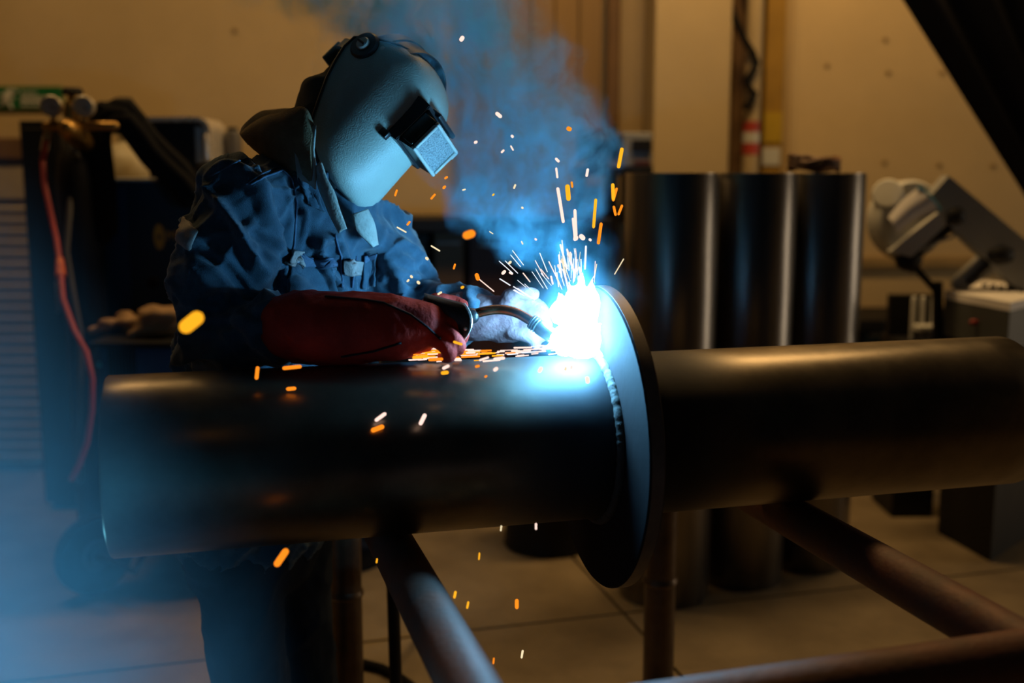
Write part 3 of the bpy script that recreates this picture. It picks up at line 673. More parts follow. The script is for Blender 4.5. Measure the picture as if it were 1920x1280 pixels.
# ------------------------------------------------------------------ main welded pipe with flange
AX_Z = 0.889; PR = 0.162
E0 = Vector((-0.713, 1.838, AX_Z)); E1 = Vector((1.075, 2.300, AX_Z))
pa = (E1-E0).normalized(); PLEN = (E1-E0).length; FS = 0.905; FT = 0.030; FR = 0.297
perp = Vector((-pa.y, pa.x, 0))
wp = thing('flanged_pipe', E0, 'large dark steel pipe with a round flange plate, lying across the stand', 'pipe')
# heat-tinted, dull oxide zone of the pipe on both sides of the weld
nt = M_pipe.node_tree; b_ = nt.nodes['Principled BSDF']
tcn = nt.nodes.new('ShaderNodeTexCoord'); dt = nt.nodes.new('ShaderNodeVectorMath'); dt.operation = 'DOT_PRODUCT'; dt.inputs[1].default_value = pa; nt.links.new(tcn.outputs['Object'], dt.inputs[0])
sb = nt.nodes.new('ShaderNodeMath'); sb.operation = 'SUBTRACT'; nt.links.new(dt.outputs['Value'], sb.inputs[0]); sb.inputs[1].default_value = FS+FT/2
ab = nt.nodes.new('ShaderNodeMath'); ab.operation = 'ABSOLUTE'; nt.links.new(sb.outputs[0], ab.inputs[0])
hz_ = nt.nodes.new('ShaderNodeMapRange'); hz_.interpolation_type = 'SMOOTHSTEP'; nt.links.new(ab.outputs[0], hz_.inputs[0]); hz_.inputs[1].default_value = 0.10; hz_.inputs[2].default_value = 0.30; hz_.inputs[3].default_value = 1.0; hz_.inputs[4].default_value = 0.0
for sock, val in (('Base Color', (0.020, 0.020, 0.025, 1)), ('Roughness', 0.72), ('Metallic', 0.15)):
    mx = nt.nodes.new('ShaderNodeMix'); mx.data_type = 'RGBA' if sock == 'Base Color' else 'FLOAT'
    ia, ib, io = (6, 7, 2) if sock == 'Base Color' else (2, 3, 0)
    if b_.inputs[sock].is_linked: nt.links.new(b_.inputs[sock].links[0].from_socket, mx.inputs[ia])
    else: mx.inputs[ia].default_value = b_.inputs[sock].default_value
    mx.inputs[ib].default_value = val; nt.links.new(hz_.outputs[0], mx.inputs[0]); nt.links.new(mx.outputs[io], b_.inputs[sock])
def pipe_part(name, s0, s1, m_):
    L_ = s1-s0
    return MB().lathe(E0+pa*s0, pa, [(PR-0.011,0),(PR-0.0025,0),(PR,0.003)]+[(PR,0.003+(L_-0.006)*k/12) for k in range(1,13)]+[(PR-0.0025,L_),(PR-0.011,L_)], 96, closed=True).done(name, m_, wp, angle=40)
pipe_part('pipe_section', 0.0, FS, M_pipe)
pipe_part('pipe_section', FS+FT, PLEN, M_pipe)
MB().lathe(E0+pa*FS, pa, [(PR-0.011,0),(FR-0.003,0),(FR,0.003),(FR,FT-0.003),(FR-0.003,FT),(PR-0.011,FT)], 128, closed=True).done('flange', M_flange, wp, angle=30)
MB().lathe(E0+pa*FS, pa, [(FR-0.002,0.0035),(FR+0.0006,0.0035),(FR+0.0006,FT-0.0035),(FR-0.002,FT-0.0035)], 128, closed=True).done('flange_rim', mat('machined_rim', (0.20,0.17,0.15), 0.5, 0.5, vary=0.4, scale=30), wp, angle=30)
for side, ss in ((-1, FS), (1, FS+FT)):
    m = MB(); n_ = 220; rows = []
    for k in range(n_):
        a = 2*math.pi*k/n_; rad = Vector((0,0,1))*math.cos(a)+perp*math.sin(a)
        lump = 1+0.22*abs(math.sin(k*0.95))+0.25*noise.noise(Vector((k*0.35, side*3.0, 0)))
        ring = []
        for j in range(8):
            b_ = 2*math.pi*j/8; rr = 0.0085*lump
            ring.append(E0+pa*(ss+side*0.003)+rad*(PR+0.003)+pa*rr*math.cos(b_)+rad*rr*math.sin(b_))
        rows.append(ring)
    rows.append(rows[0])
    V = [[m.bm.verts.new(p) for p in r] for r in rows[:-1]]
    for i in range(n_):
        for j in range(8): m.bm.faces.new((V[i][j], V[(i+1)%n_][j], V[(i+1)%n_][(j+1)%8], V[i][(j+1)%8]))
    m.done('weld_bead', M_bead, wp, angle=0)

# ------------------------------------------------------------------ tubular stand
TRD = 0.0435
RZ = AX_Z-PR-TRD
# left and right rails run across under the pipe; posts at the rear corners
def rail_pt(px, py): return PZ(px, py, RZ)
rl0 = rail_pt(740, 1030); rr0 = rail_pt(1512, 985)
rdir = Vector((-math.sin(math.radians(16.5)), math.cos(math.radians(16.5)), 0))
fdir = Vector((math.cos(math.radians(16.5)), math.sin(math.radians(16.5)), 0))
fr0 = rail_pt(1920, 1232)
def hit(a, d, b, e):   # intersection of a+s*d with b+u*e in plan
    den = d.x*e.y-d.y*e.x; s = ((b.x-a.x)*e.y-(b.y-a.y)*e.x)/den; return a+d*s
Lf = hit(rl0, rdir, fr0, fdir); Rf = hit(rr0, rdir, fr0, fdir)
lp = PZ(648, 1150, 0.45); rpz = PZ(1243, 1150, 0.45)
def along(a, target_px):   # move along the rail to the pixel column of the post
    best = None
    for k in range(0, 200):
        q = a+rdir*(k*0.006)
        if abs(project(Vector((q.x, q.y, 0.45)))[0]-target_px) < (best[0] if best else 1e9): best = (abs(project(Vector((q.x, q.y, 0.45)))[0]-target_px), q)
    return best[1]
Lr = along(rl0, 646); Rr = along(rr0, 1240)
stand = thing('pipe_stand', ((Lr.x+Rf.x)/2, (Lr.y+Rf.y)/2, 0), 'rusty welded tube frame carrying the flanged pipe', 'stand')
for a, b in ((Lf, Lr), (Rf, Rr)): MB().tube([a-rdir*0.0, a.lerp(b, 0.5), b+rdir*0.06], TRD, 28).done('rail', M_rust, stand)
MB().tube([Lf-fdir*0.06, Lf.lerp(Rf, 0.5), Rf+fdir*0.06], TRD-0.0012, 28).done('front_rail', M_rust, stand)
M_post = mat('post_steel', (0.14, 0.10, 0.065), 0.38, 0.6, color2=(0.08,0.055,0.04), scale=20, bump=0.25, bscale=90)
for c in (Lr, Rr, Lf, Rf):
    p_ = MB().tube([(c.x, c.y, 0.0), (c.x, c.y, RZ)], TRD-0.0006, 28).done('post', M_post, stand)
    MB().lathe((c.x, c.y, 0.30), (0,0,1), [(TRD,-0.012),(TRD+0.005,-0.004),(TRD+0.004,0.004),(TRD,0.01)], 28).done('weld_ring', M_post, p_)
for c in (Lr, Rr):
    pass
q = PZ(743, 1270, 0.12)
MB().tube([(q.x, q.y, 0.0), (q.x-0.01, q.y+0.02, 0.62)], 0.0165, 14).done('brace_leg', M_black, stand)
MB().tube([(q.x-0.01, q.y+0.02, 0.60), (Lr.x, Lr.y, 0.60)], 0.014, 12).done('brace', M_black, stand)
pts = [PZ(x, y, 0.014) for x, y in ((560,1236),(620,1240),(680,1243),(715,1252),(750,1270),(790,1300),(820,1340))]
tag(MB().tube(pts, 0.013, 10, round_caps=True).done('floor_cable', M_rubber), 'black cable lying on the floor beside the stand post', 'cable')

# ------------------------------------------------------------------ the welder
def ring_smooth(pts, n):   # Catmull-Rom through a list of vectors
    out = []; m_ = len(pts)
    for i in range(m_-1):
        p0, p1, p2, p3 = pts[max(0,i-1)], pts[i], pts[i+1], pts[min(m_-1,i+2)]
        for k in range(n):
            t_ = k/n; out.append(0.5*((2*p1)+(p2-p0)*t_+(2*p0-5*p1+4*p2-p3)*t_*t_+(3*p1-p0-3*p2+p3)*t_**3))
    out.append(pts[-1].copy()); return out
Rv = Vector((-0.72, -0.69, 0)).normalized(); Fv = Vector((0.69, -0.72, 0)).normalized()
shR, elR, wrR = P(448,388,2.13), P(402,632,2.09), P(590,612,1.995)
shL, elL, wrL = P(712,462,2.36), P(772,588,2.34), P(880,585,2.25)
hipR, knR, anR = Vector((-0.60,2.29,0.88)), Vector((-0.605,2.27,0.48)), Vector((-0.60,2.33,0.09))
hipL, knL, anL = Vector((-0.52,2.45,0.88)), Vector((-0.525,2.43,0.48)), Vector((-0.52,2.48,0.09))
spine = [P(470,955,2.40), P(480,800,2.375), P(508,620,2.335), P(548,500,2.29), P(578,405,2.26), P(592,330,2.25)]
headC = P(690,165,2.30)
# body under the clothes: one continuous mesh
m = MB()
m.tube(spine, [(0.15,0.10),(0.13,0.09),(0.15,0.10),(0.16,0.11),(0.14,0.09),(0.06,0.055)], 20, ref=Rv, round_caps=True, ref_fixed=True)
m.tube([spine[-1]-Vector((0,0,0.03)), P(630,250,2.29), headC], [0.055,0.05,0.05], 14, round_caps=True)
for a, b, c in ((shR,elR,wrR),(shL,elL,wrL)): m.tube([spine[4], a, a.lerp(b,.5), b, b.lerp(c,.5), c], [0.05,0.05,0.045,0.038,0.036,0.028], 14, round_caps=True)
for a, b, c in ((hipR,knR,anR),(hipL,knL,anL)): m.tube([a, a.lerp(b,.5), b, b.lerp(c,.45), c], [0.075,0.07,0.052,0.05,0.036], 14, round_caps=True)
hfw = Vector((0.641,0,0))+_up*(-0.586)-_fw*0.493; hfw.normalize()
hup = Vector((0.70,0,0))+_up*0.71-_fw*(-0.066); hup = (hup-hfw*hup.dot(hfw)).normalized(); hlf = hup.cross(hfw)
HR = Matrix((hfw, hlf, hup)).transposed()
HO = P(700,240,2.26); HS = 1.076
def H(f, l, u): return HO+(hfw*f+hlf*l+hup*u)*HS
hc = H(-0.045, 0.0, 0.045)   # skull centre
m.ball(hc, 0.09, 3, (1.08,0.84,1.16), HR)
m.ball(H(0.03,0,-0.02), 0.055, 3, (0.8,0.85,1.2), HR)
m.tube([H(0.052,0,0.03), H(0.068,0,0.0), H(0.075,0,-0.012)], [0.008,0.011,0.013], 10, round_caps=True)
for s in (-1, 1): m.ball(H(-0.05, s*0.078, 0.02), 0.028, 2, (0.8,0.35,1.2), HR)
m.tube([spine[4], hc], [0.05,0.055], 14)
me = remesh(m.raw(), 0.011, 4)
person = put('person', me, M_skin, angle=0)
tag(person, 'person in blue denim workwear, red gauntlets and welding helmet leaning over the pipe', 'person')
for s in (-1, 1): MB().ball(H(0.052, s*0.031, 0.032), 0.011, 2).done('eye', mat('eye', (0.5,0.48,0.45), 0.3), person)
MB().tube([H(0.066,0.022,-0.052), H(0.072,0,-0.050), H(0.066,-0.022,-0.052)], [0.004,0.0055,0.004], 8, round_caps=True).done('mouth', mat('lips', (0.35,0.13,0.1), 0.5), person)

# jacket
def fold_dir(q, d, fr, fa, off):
    e1 = d.orthogonal().normalized(); e2 = d.cross(e1)
    a = noise.noise(Vector((q.dot(e1)*fr, q.dot(e2)*fr, q.dot(d)*fa))+off)
    return max(0.0, 1-abs(a)*2.9)**1.25
D1 = Vector((0.55,-0.2,-0.8)).normalized(); D2 = Vector((0.75,0.1,0.65)).normalized()
def folds(p, n, amp=0.031):
    q = p+noise.noise_vector(p*4.0)*0.035
    k = 0.5+0.5*math.tanh(4*noise.noise(p*3.3+Vector((9,4,2))))
    f = fold_dir(q, D1, 12.0, 2.2, Vector((0,5,0)))*k+fold_dir(q, D2, 12.0, 3.0, Vector((7,0,3)))*(1-k)
    g = fold_dir(q*1.0, D2 if k > 0.5 else D1, 25.0, 6.0, Vector((2,8,5)))
    return amp*(f-0.30)+amp*0.22*(g-0.3)
m = MB()
m.tube(spine, [(0.195,0.145),(0.185,0.135),(0.20,0.15),(0.205,0.15),(0.185,0.115),(0.10,0.085)], 40, ref=Rv, round_caps=True, ref_fixed=True)
m.tube([spine[4]+Vector((0,0,0.03)), shR, shR.lerp(elR,.3), shR.lerp(elR,.65), elR, elR.lerp(wrR,.35), elR.lerp(wrR,.75), wrR], [0.09,0.094,0.095,0.092,0.083,0.072,0.058,0.046], 28, round_caps=True)
m.tube([spine[4]+Vector((0,0,0.02)), shL, shL.lerp(elL,.5), elL, elL.lerp(wrL,.5), wrL], [0.085,0.085,0.08,0.072,0.062,0.052], 28, round_caps=True)
m.tube([shR, spine[4], shL], [0.075,0.085,0.075], 24, round_caps=True)
jm = remesh(m.raw(), 0.006, 8)
displace(jm, folds)
# deeper compression folds: inner elbow, armpit, upper arm
def crease(path, depth, width):
    pts = ring_smooth(path, 16); lo = Vector([min(q[i] for q in pts)-0.03 for i in range(3)]); hi = Vector([max(q[i] for q in pts)+0.03 for i in range(3)])
    for v in jm.vertices:
        if not (lo.x < v.co.x < hi.x and lo.y < v.co.y < hi.y and lo.z < v.co.z < hi.z): continue
        d = min((v.co-q).length for q in pts)
        if d < width*2.2:
            g = math.exp(-(d/width)**2); v.co += v.normal*(-depth*g + depth*0.7*math.exp(-((d-1.4*width)/(0.6*width))**2))
bj = bvh_of(jm)
def onj(px, py, off=0.0):
    d = ray(px, py).normalized(); h = bj.ray_cast(CAM, d)
    if h[0] is None: h = bj.find_nearest(P(px, py, 2.2))
    n_ = h[1] if h[1].dot(d) < 0 else -h[1]
    return (h[0]+n_*off, n_)
for path in ([(475,440),(520,470),(560,520)], [(330,560),(400,560),(480,590),(540,570)], [(360,470),(420,500),(470,560)], [(545,340),(560,420),(548,520)], [(345,610),(420,610),(500,640)], [(735,480),(760,500),(790,505)], [(730,520),(765,528),(785,540)]):
    pp = [onj(x, y)[0] for x, y in path]; pp = [q for q in pp if q is not None]
    if len(pp) > 1: crease(pp, 0.006, 0.011)
jm.update(); bj = bvh_of(jm)
jacket = put('jacket', jm.copy(), M_denim, person, angle=0)
jacket['label'] = 'blue denim work jacket'
def seam(path, name='seam', r=0.0022, m_=None, n=10):
    pp = []
    for i in range(len(path)-1):
        for k in range(n):
            x = path[i][0]+(path[i+1][0]-path[i][0])*k/n; y = path[i][1]+(path[i+1][1]-path[i][1])*k/n
            q, nn = onj(x, y, 0.0012)
            if q is not None: pp.append(q)
    pp = [pp[0]]+[pp[i] for i in range(1, len(pp)) if (pp[i]-pp[i-1]).length < 0.06]
    if len(pp) > 2: MB().tube(pp, r, 6).done(name, m_ or M_seam, jacket, angle=0)
def patch(quad, name, m_, off=0.004, nu=14, nv=10, parent=None):
    rows = []
    for i in range(nv+1):
        v = i/nv; row = []
        for k in range(nu+1):
            u = k/nu
            x = (quad[0][0]*(1-u)+quad[1][0]*u)*(1-v)+(quad[3][0]*(1-u)+quad[2][0]*u)*v
            y = (quad[0][1]*(1-u)+quad[1][1]*u)*(1-v)+(quad[3][1]*(1-u)+quad[2][1]*u)*v
            q, nn = onj(x, y, off)
            row.append(q if q is not None else (row[-1] if row else (rows[-1][k] if rows else P(x, y, 2.15))))
        rows.append(row)
    return MB().shell(rows, 0.003).done(name, m_, parent or jacket, angle=0)
seam([(470,345),(500,330),(530,320),(548,335),(556,380),(552,450),(545,520)])
seam([(462,345),(492,326),(526,312)], r=0.0016)
seam([(395,330),(440,305),(480,292)])
seam([(628,440),(640,480),(642,545)])
seam([(668,480),(660,545)])
pk = patch([(541,500),(622,492),(636,548),(540,548)], 'chest_pocket', M_denim, 0.005)
patch([(541,474),(622,486),(624,500),(541,500)], 'pocket_flap', M_seam, 0.009)
patch([(540,468),(566,470),(563,501),(538,499)], 'reflective_patch', M_refl, 0.011)
patch([(678,492),(708,476),(706,535),(676,542)], 'chest_pocket', M_denim, 0.005)
patch([(677,478),(708,468),(708,480),(677,492)], 'pocket_flap', M_seam, 0.008)
patch([(646,486),(675,490),(670,516),(645,512)], 'placket_tape', M_refl, 0.007)
patch([(347,409),(372,437),(355,468),(331,447)], 'back_stripe', M_refl, 0.004, 10, 10)
patch([(556,330),(590,300),(606,400),(576,384)], 'yoke_panel', M_denim, 0.006)
# collar
def band(bot, top, name, m_, parent, n=7, rows_=5, thick=0.005, bulge=0.0, jitter=0.004):
    b = ring_smooth([P(*q) for q in bot], n); t_ = ring_smooth([P(*q) for q in top], n); rows = []
    for i in range(rows_+1):
        v = i/rows_; row = []
        for k, (x, y) in enumerate(zip(b, t_)):
            q = x.lerp(y, v); q = q+Vector((0,-1,0.2))*bulge*math.sin(math.pi*v)+noise.noise_vector(q*22)*jitter; row.append(q)
        rows.append(row)
    return MB().shell(rows, thick).done(name, m_, parent, angle=0)
collar = band([(600,300,2.395),(530,285,2.375),(478,275,2.305),(466,272,2.235),(492,296,2.180),(530,312,2.145),(562,326,2.125),(584,350,2.120)],
              [(600,215,2.375),(540,205,2.365),(480,215,2.305),(450,250,2.235),(488,222,2.175),(534,207,2.135),(572,202,2.125),(588,232,2.120)], 'collar', M_collar, person, bulge=0.012)
band([(556,338,2.130),(575,345,2.123),(590,356,2.115)], [(553,262,2.120),(573,245,2.118),(590,232,2.115)], 'collar_lining', M_lining, person, bulge=0.004)
band([(588,318,2.120),(600,360,2.117),(618,405,2.120),(636,438,2.125)], [(600,300,2.110),(622,350,2.105),(640,395,2.110),(652,430,2.120)], 'lapel', M_lining, person, bulge=0.004)
band([(660,402,2.165),(668,430,2.165),(690,452,2.175),(702,464,2.185)], [(690,392,2.175),(700,415,2.185),(706,435,2.195),(710,458,2.205)], 'lapel', M_lining, person, bulge=0.004)
# trousers and boots
m = MB()
m.tube([spine[0]+Vector((0,0,0.02)), spine[0]-Vector((0,0,0.10))], [(0.17,0.12),(0.165,0.12)], 28, ref=Rv, round_caps=True, ref_fixed=True)
for a, b, c, rr in ((hipR,knR,anR,0.0),(hipL,knL,anL,0.0)):
    m.tube([a, a.lerp(b,.5), b, b.lerp(c,.5), c-Vector((0,0,0.0))], [0.105,0.10,0.092,0.088,0.085], 26, round_caps=False)
tm = remesh(m.raw(), 0.009, 6); displace(tm, lambda p, n: folds(p, n, 0.009))
trousers = put('trousers', tm, M_denimd, person, angle=0)
for a in (anR, anL):
    bt = MB().tube([a+Vector((-0.05,0.03,-0.045)), a+Vector((0.02,-0.03,-0.045)), a+Fv*0.12+Vector((0,0,-0.055)), a+Fv*0.2+Vector((0,0,-0.055))], [(0.045,0.045),(0.045,0.05),(0.038,0.05),(0.03,0.04)], 18, round_caps=True).tube([a+Vector((0,0,-0.05)), a+Vector((0,0,0.06))], 0.052, 18, round_caps=True)
    me = remesh(bt.raw(), 0.008, 4); zmin = min(v.co.z for v in me.vertices); me.transform(Matrix.Translation((0,0,0.001-zmin)))
    put('boot', me, M_rubber, person, angle=0)
for o in (trousers,):
    pass
# cap and neck cloth
m = MB()
m.ball(H(-0.072,0,0.068), 0.11, 3, (1.04,0.90,1.02), HR)
m.tube([H(-0.075,0,0.05), P(632,215,2.30), P(600,268,2.29), P(592,320,2.27)], [0.09,0.082,0.078,0.08], 26, round_caps=True)
m.tube([H(-0.12,0,0.02), P(612,185,2.28), P(602,235,2.27)], [0.055,0.058,0.062], 20, round_caps=True)
cm = remesh(m.raw(), 0.006, 5); displace(cm, lambda p, n: folds(p, n, 0.006))
cap = put('cap', cm, M_cap, person, angle=0); cap['label'] = 'dark cloth cap with neck flap'
# ------------------------------------------------------------------ helmet shell
S = 0.00105
prof = [(-132,0.075,0.086,0.035),(-127,0.050,0.098,0.062),(-118,0.030,0.104,0.082),(-105,0.010,0.107,0.096),(-80,-0.024,0.108,0.103),(-40,-0.050,0.106,0.106),(0,-0.074,0.104,0.108),(35,-0.090,0.104,0.109),(65,-0.100,0.103,0.109),(90,-0.100,0.098,0.108),(106,-0.078,0.090,0.105),(121,-0.050,0.077,0.098),(135,-0.022,0.060,0.086),(146,0.0,0.043,0.066),(152,0.012,0.030,0.042),(155,0.018,0.022,0.018)]
rows = []; NS = 40
for u, r0, f0, w0 in prof:
    row = []
    for k in range(NS+1):
        a = -math.pi/2+math.pi*k/NS; ca = math.cos(a); sa = math.sin(a)
        x = r0+(f0-r0)*(abs(ca)**0.80); y = w0*math.copysign(abs(sa)**0.86, sa)
        row.append(H(x, y, u*S))
    rows.append(row)
m = MB().grid(rows); bmesh.ops.subdivide_edges(m.bm, edges=m.bm.edges[:], cuts=1, smooth=0.6, use_grid_fill=True)
bmesh.ops.recalc_face_normals(m.bm, faces=m.bm.faces[:]); bmesh.ops.solidify(m.bm, geom=m.bm.faces[:], thickness=0.004)
helmet = m.done('welding_helmet', M_helmet, person, angle=0); helmet['label'] = 'grey-green welding helmet shell'
# rolled edge of the shell
for k in (0, NS): MB().tube([r[k] for r in rows], 0.0035, 8).done('rim', M_plastic, helmet, angle=0)
# lens housing on the front
rotH = HR
def hbox(f0, f1, l0, l1, u0, u1, name, m_, bev=0.003, parent=None):
    c = H((f0+f1)/2, (l0+l1)/2, (u0+u1)/2)
    return MB().box(c, ((f1-f0)*HS, (l1-l0)*HS, (u1-u0)*HS), rotH, bev).done(name, m_, parent or helmet, angle=30)
def frustum(f0, r0, f1, r1, name, m_, parent=None):
    a = [H(f0, l, u) for l, u in ((r0[0],r0[2]),(r0[1],r0[2]),(r0[1],r0[3]),(r0[0],r0[3]))]; b = [H(f1, l, u) for l, u in ((r1[0],r1[2]),(r1[1],r1[2]),(r1[1],r1[3]),(r1[0],r1[3]))]
    m = MB(); A_ = [m.bm.verts.new(p) for p in a]; B_ = [m.bm.verts.new(p) for p in b]
    m.bm.faces.new(list(reversed(A_))); m.bm.faces.new(B_)
    for k in range(4): m.bm.faces.new((A_[k], A_[(k+1)%4], B_[(k+1)%4], B_[k]))
    bmesh.ops.bevel(m.bm, geom=m.bm.edges[:], offset=0.002, segments=2, affect='EDGES')
    return m.done(name, m_, parent or helmet, angle=30)
frustum(0.070, (-0.060,0.056,0.000,0.096), 0.112, (-0.056,0.052,0.002,0.094), 'lens_housing', M_plastic)
frustum(0.108, (-0.052,0.048,0.006,0.088), 0.148, (-0.050,0.046,0.010,0.078), 'lens_box', M_plastic)
hbox(0.112,0.144,-0.0535,-0.0500,0.014,0.078,'side_window', M_glass, 0.001)
hbox(0.109,0.1115,-0.0545,-0.0505,0.008,0.086,'side_trim', M_lensf, 0.0006)
hbox(0.076,0.098,-0.068,-0.056,-0.012,0.004,'hinge_clip', M_plastic)
hbox(0.098,0.124,-0.030,0.046,0.090,0.100,'top_latch', M_plastic)
f0, f1, l0, l1, u0, u1, fw_ = 0.146, 0.156, -0.052, 0.047, 0.009, 0.079, 0.007
hbox(f0, f1, l0, l1, u0, u0+fw_, 'lens_frame_bar', M_lensf); hbox(f0, f1, l0, l1, u1-fw_, u1, 'lens_frame_bar', M_lensf)
hbox(f0, f1, l0, l0+fw_, u0+fw_, u1-fw_, 'lens_frame_bar', M_lensf); hbox(f0, f1, l1-fw_, l1, u0+fw_, u1-fw_, 'lens_frame_bar', M_lensf)
hbox(f0-0.002, f1-0.004, l0+0.004, l1-0.004, u0+0.004, u1-0.004, 'spattered_lens', M_glit, 0.001)
hbox(0.120, 0.146, 0.044, 0.062, 0.060, 0.080, 'frame_latch', M_lensf)
# headgear: pivot knob, band, adjuster
pv = H(-0.066, -0.104, 0.094)
MB().lathe(pv, -hlf, [(0,-0.004),(0.031,-0.004),(0.033,0.004),(0.028,0.009),(0,0.010)], 28).done('pivot_plate', M_plastic, helmet)
kn = MB().lathe(pv-hlf*0.008, -hlf, [(0,0),(0.0145,0),(0.0145,0.005),(0.012,0.008),(0,0.0085)], 24).done('pivot_knob', M_lensf, helmet)
MB().tube([pv-hlf*0.017-hfw*0.011, pv-hlf*0.017+hfw*0.011], 0.003, 8).done('knob_slot', M_plastic, kn)
MB().lathe(H(-0.033,-0.098,0.112), -hlf, [(0,0),(0.006,0),(0.005,0.006),(0,0.007)], 14).done('stud', M_chrome, helmet)
ring = []
def bandpts(center, ax1, ax2, r1, r2, a0, a1, n=28): return [center+ax1*r1*math.cos(a0+(a1-a0)*k/n)+ax2*r2*math.sin(a0+(a1-a0)*k/n) for k in range(n+1)]
bc = H(-0.060,0,0.085)
def strap(pts_in, normal_c, width_v, name):
    rows = [[p-width_v*0.5, p, p+width_v*0.5] for p in pts_in]
    MB().shell(rows, 0.004).done(name, M_plastic, helmet, angle=40)
strap(bandpts(H(-0.072,0,0.078), hfw, hlf, 0.122, 0.106, 0, 2*math.pi, 44), bc, hup*0.024, 'headband')
strap(bandpts(H(-0.060,0,0.075), hlf, hup, 0.108, 0.116, 0.05, math.pi-0.05, 30), bc, hfw*0.028, 'crown_strap')
ad = H(-0.190,-0.01,0.060)
MB().box(ad, (0.014,0.07,0.052), rotH, 0.004).done('ratchet', M_plastic, helmet)
MB().lathe(ad-hfw*0.007, -hfw, [(0,0),(0.020,0),(0.020,0.012),(0,0.013)], 16).done('ratchet_knob', M_plastic, helmet)
hp = bandpts(H(-0.015,0,0.112), hlf, hup, 0.094, 0.072, 0.15, math.pi-0.15, 26)
strap(hp, bc, hfw*0.05-hup*0.0, 'brow_pad')
# ------------------------------------------------------------------ gauntlets
def gauntlet(path, radii, fingers, thumb, palm, name, m_, amp=0.006):
    m = MB(); m.tube([P(*q) for q in path], radii, 30, round_caps=True)
    m.tube([P(*q) for q in palm[0]], palm[1], 22, round_caps=True)
    for fg in fingers: m.tube(ring_smooth([P(*q) for q in fg], 4), [0.0155-0.003*k/(4*(len(fg)-1)) for k in range(4*(len(fg)-1)+1)], 14, round_caps=True)
    m.tube(ring_smooth([P(*q) for q in thumb], 4), [0.0185-0.004*k/(4*(len(thumb)-1)) for k in range(4*(len(thumb)-1)+1)], 14, round_caps=True)
    me = remesh(m.raw(), 0.0042, 3); displace(me, lambda p, n: folds(p*1.4, n, amp))
    g = put(name, me, m_, person, angle=0); return g, me
gR, gme = gauntlet([(548,612,2.005),(610,613,1.99),(680,614,1.985),(740,614,1.985),(785,613,1.99)], [0.066,0.069,0.066,0.062,0.052],
    [[(815,588,2.015),(846,588,2.02),(862,606,2.035),(852,622,2.055)], [(818,600,1.99),(852,606,1.985),(868,626,1.995),(860,643,2.02)], [(815,618,1.972),(846,630,1.962),(858,648,1.975),(848,658,2.0)], [(808,634,1.965),(832,648,1.955),(840,662,1.97),(830,668,1.995)]],
    [(790,590,2.02),(815,568,2.045),(845,566,2.06),(866,572,2.06)], ([(770,612,1.99),(800,610,1.995),(822,610,2.0)], [(0.048,0.036),(0.046,0.034),(0.042,0.030)]), 'gauntlet', M_glove)
gR['label'] = 'red leather welding gauntlet holding the torch'
gL, gmeL = gauntlet([(868,590,2.255),(900,595,2.24),(930,598,2.225)], [0.054,0.052,0.046],
    [[(965,572,2.20),(990,566,2.185),(1012,578,2.175),(1020,592,2.17)], [(968,588,2.19),(996,586,2.175),(1018,598,2.165),(1026,610,2.165)], [(966,606,2.185),(994,608,2.17),(1014,618,2.165),(1018,630,2.165)], [(960,622,2.185),(984,628,2.17),(1000,636,2.168),(1004,646,2.17)]],
    [(945,575,2.19),(958,556,2.17),(978,548,2.155),(1000,552,2.15)], ([(925,598,2.225),(948,598,2.21),(968,598,2.195)], [(0.047,0.034),(0.050,0.034),(0.046,0.03)]), 'gauntlet', M_glovep, 0.005)
gL['label'] = 'pale pink leather gauntlet held behind the welding arc'
bg_ = bvh_of(gR.data); go_ = root_loc(gR)
def ong(px, py, off):
    h = bg_.ray_cast(CAM-person.location, ray(px, py).normalized()); return (h[0]+h[1]*off+person.location) if h[0] is not None else None
for path in ([(610,556),(680,562),(720,568),(770,590),(800,612),(830,640)], [(640,668),(700,658),(760,640)]):
    pp = []
    for i in range(len(path)-1):
        for k in range(8):
            q = ong(path[i][0]+(path[i+1][0]-path[i][0])*k/8, path[i][1]+(path[i+1][1]-path[i][1])*k/8, 0.001)
            if q is not None: pp.append(q)
    if len(pp) > 2: MB().tube(pp, 0.0022, 6).done('seam', M_black, gR, angle=0)

# ------------------------------------------------------------------ welding torch
torch = thing('welding_torch', P(860,595,2.03), 'welding torch with curved copper neck and dark nozzle in the red gauntlet', 'torch')
MB().tube([P(760,604,2.05), P(800,602,2.045), P(850,597,2.04), P(884,592,2.04)], [0.017,0.019,0.019,0.016], 18, round_caps=True).done('handle', M_plastic, torch)
neck = ring_smooth([P(880,592,2.04), P(905,584,2.04), P(935,580,2.045), P(965,585,2.04), P(990,598,2.035), P(1008,612,2.03)], 6)
MB().tube(neck, 0.0095, 16).done('neck', M_copper, torch, angle=0)
n0, n1 = P(996,602,2.033), P(1056,644,2.015); nd = (n1-n0)
MB().tube([n0, n0+nd*0.12, n0+nd*0.13, n0+nd*0.28], [0.0135,0.0145,0.0125,0.0135], 22).done('collar_nut', M_plastic, torch)
for k in range(3): MB().lathe(n0+nd*(0.05+0.07*k), nd, [(0.013,-0.0015),(0.0152,0),(0.013,0.0015)], 22).done('ring', M_plastic, torch)
MB().tube([n0+nd*0.26, n0+nd*0.9, n0+nd], [0.0145,0.014,0.0125], 22).done('nozzle', mat('nozzle_steel', (0.10,0.09,0.09), 0.35, 0.8), torch)
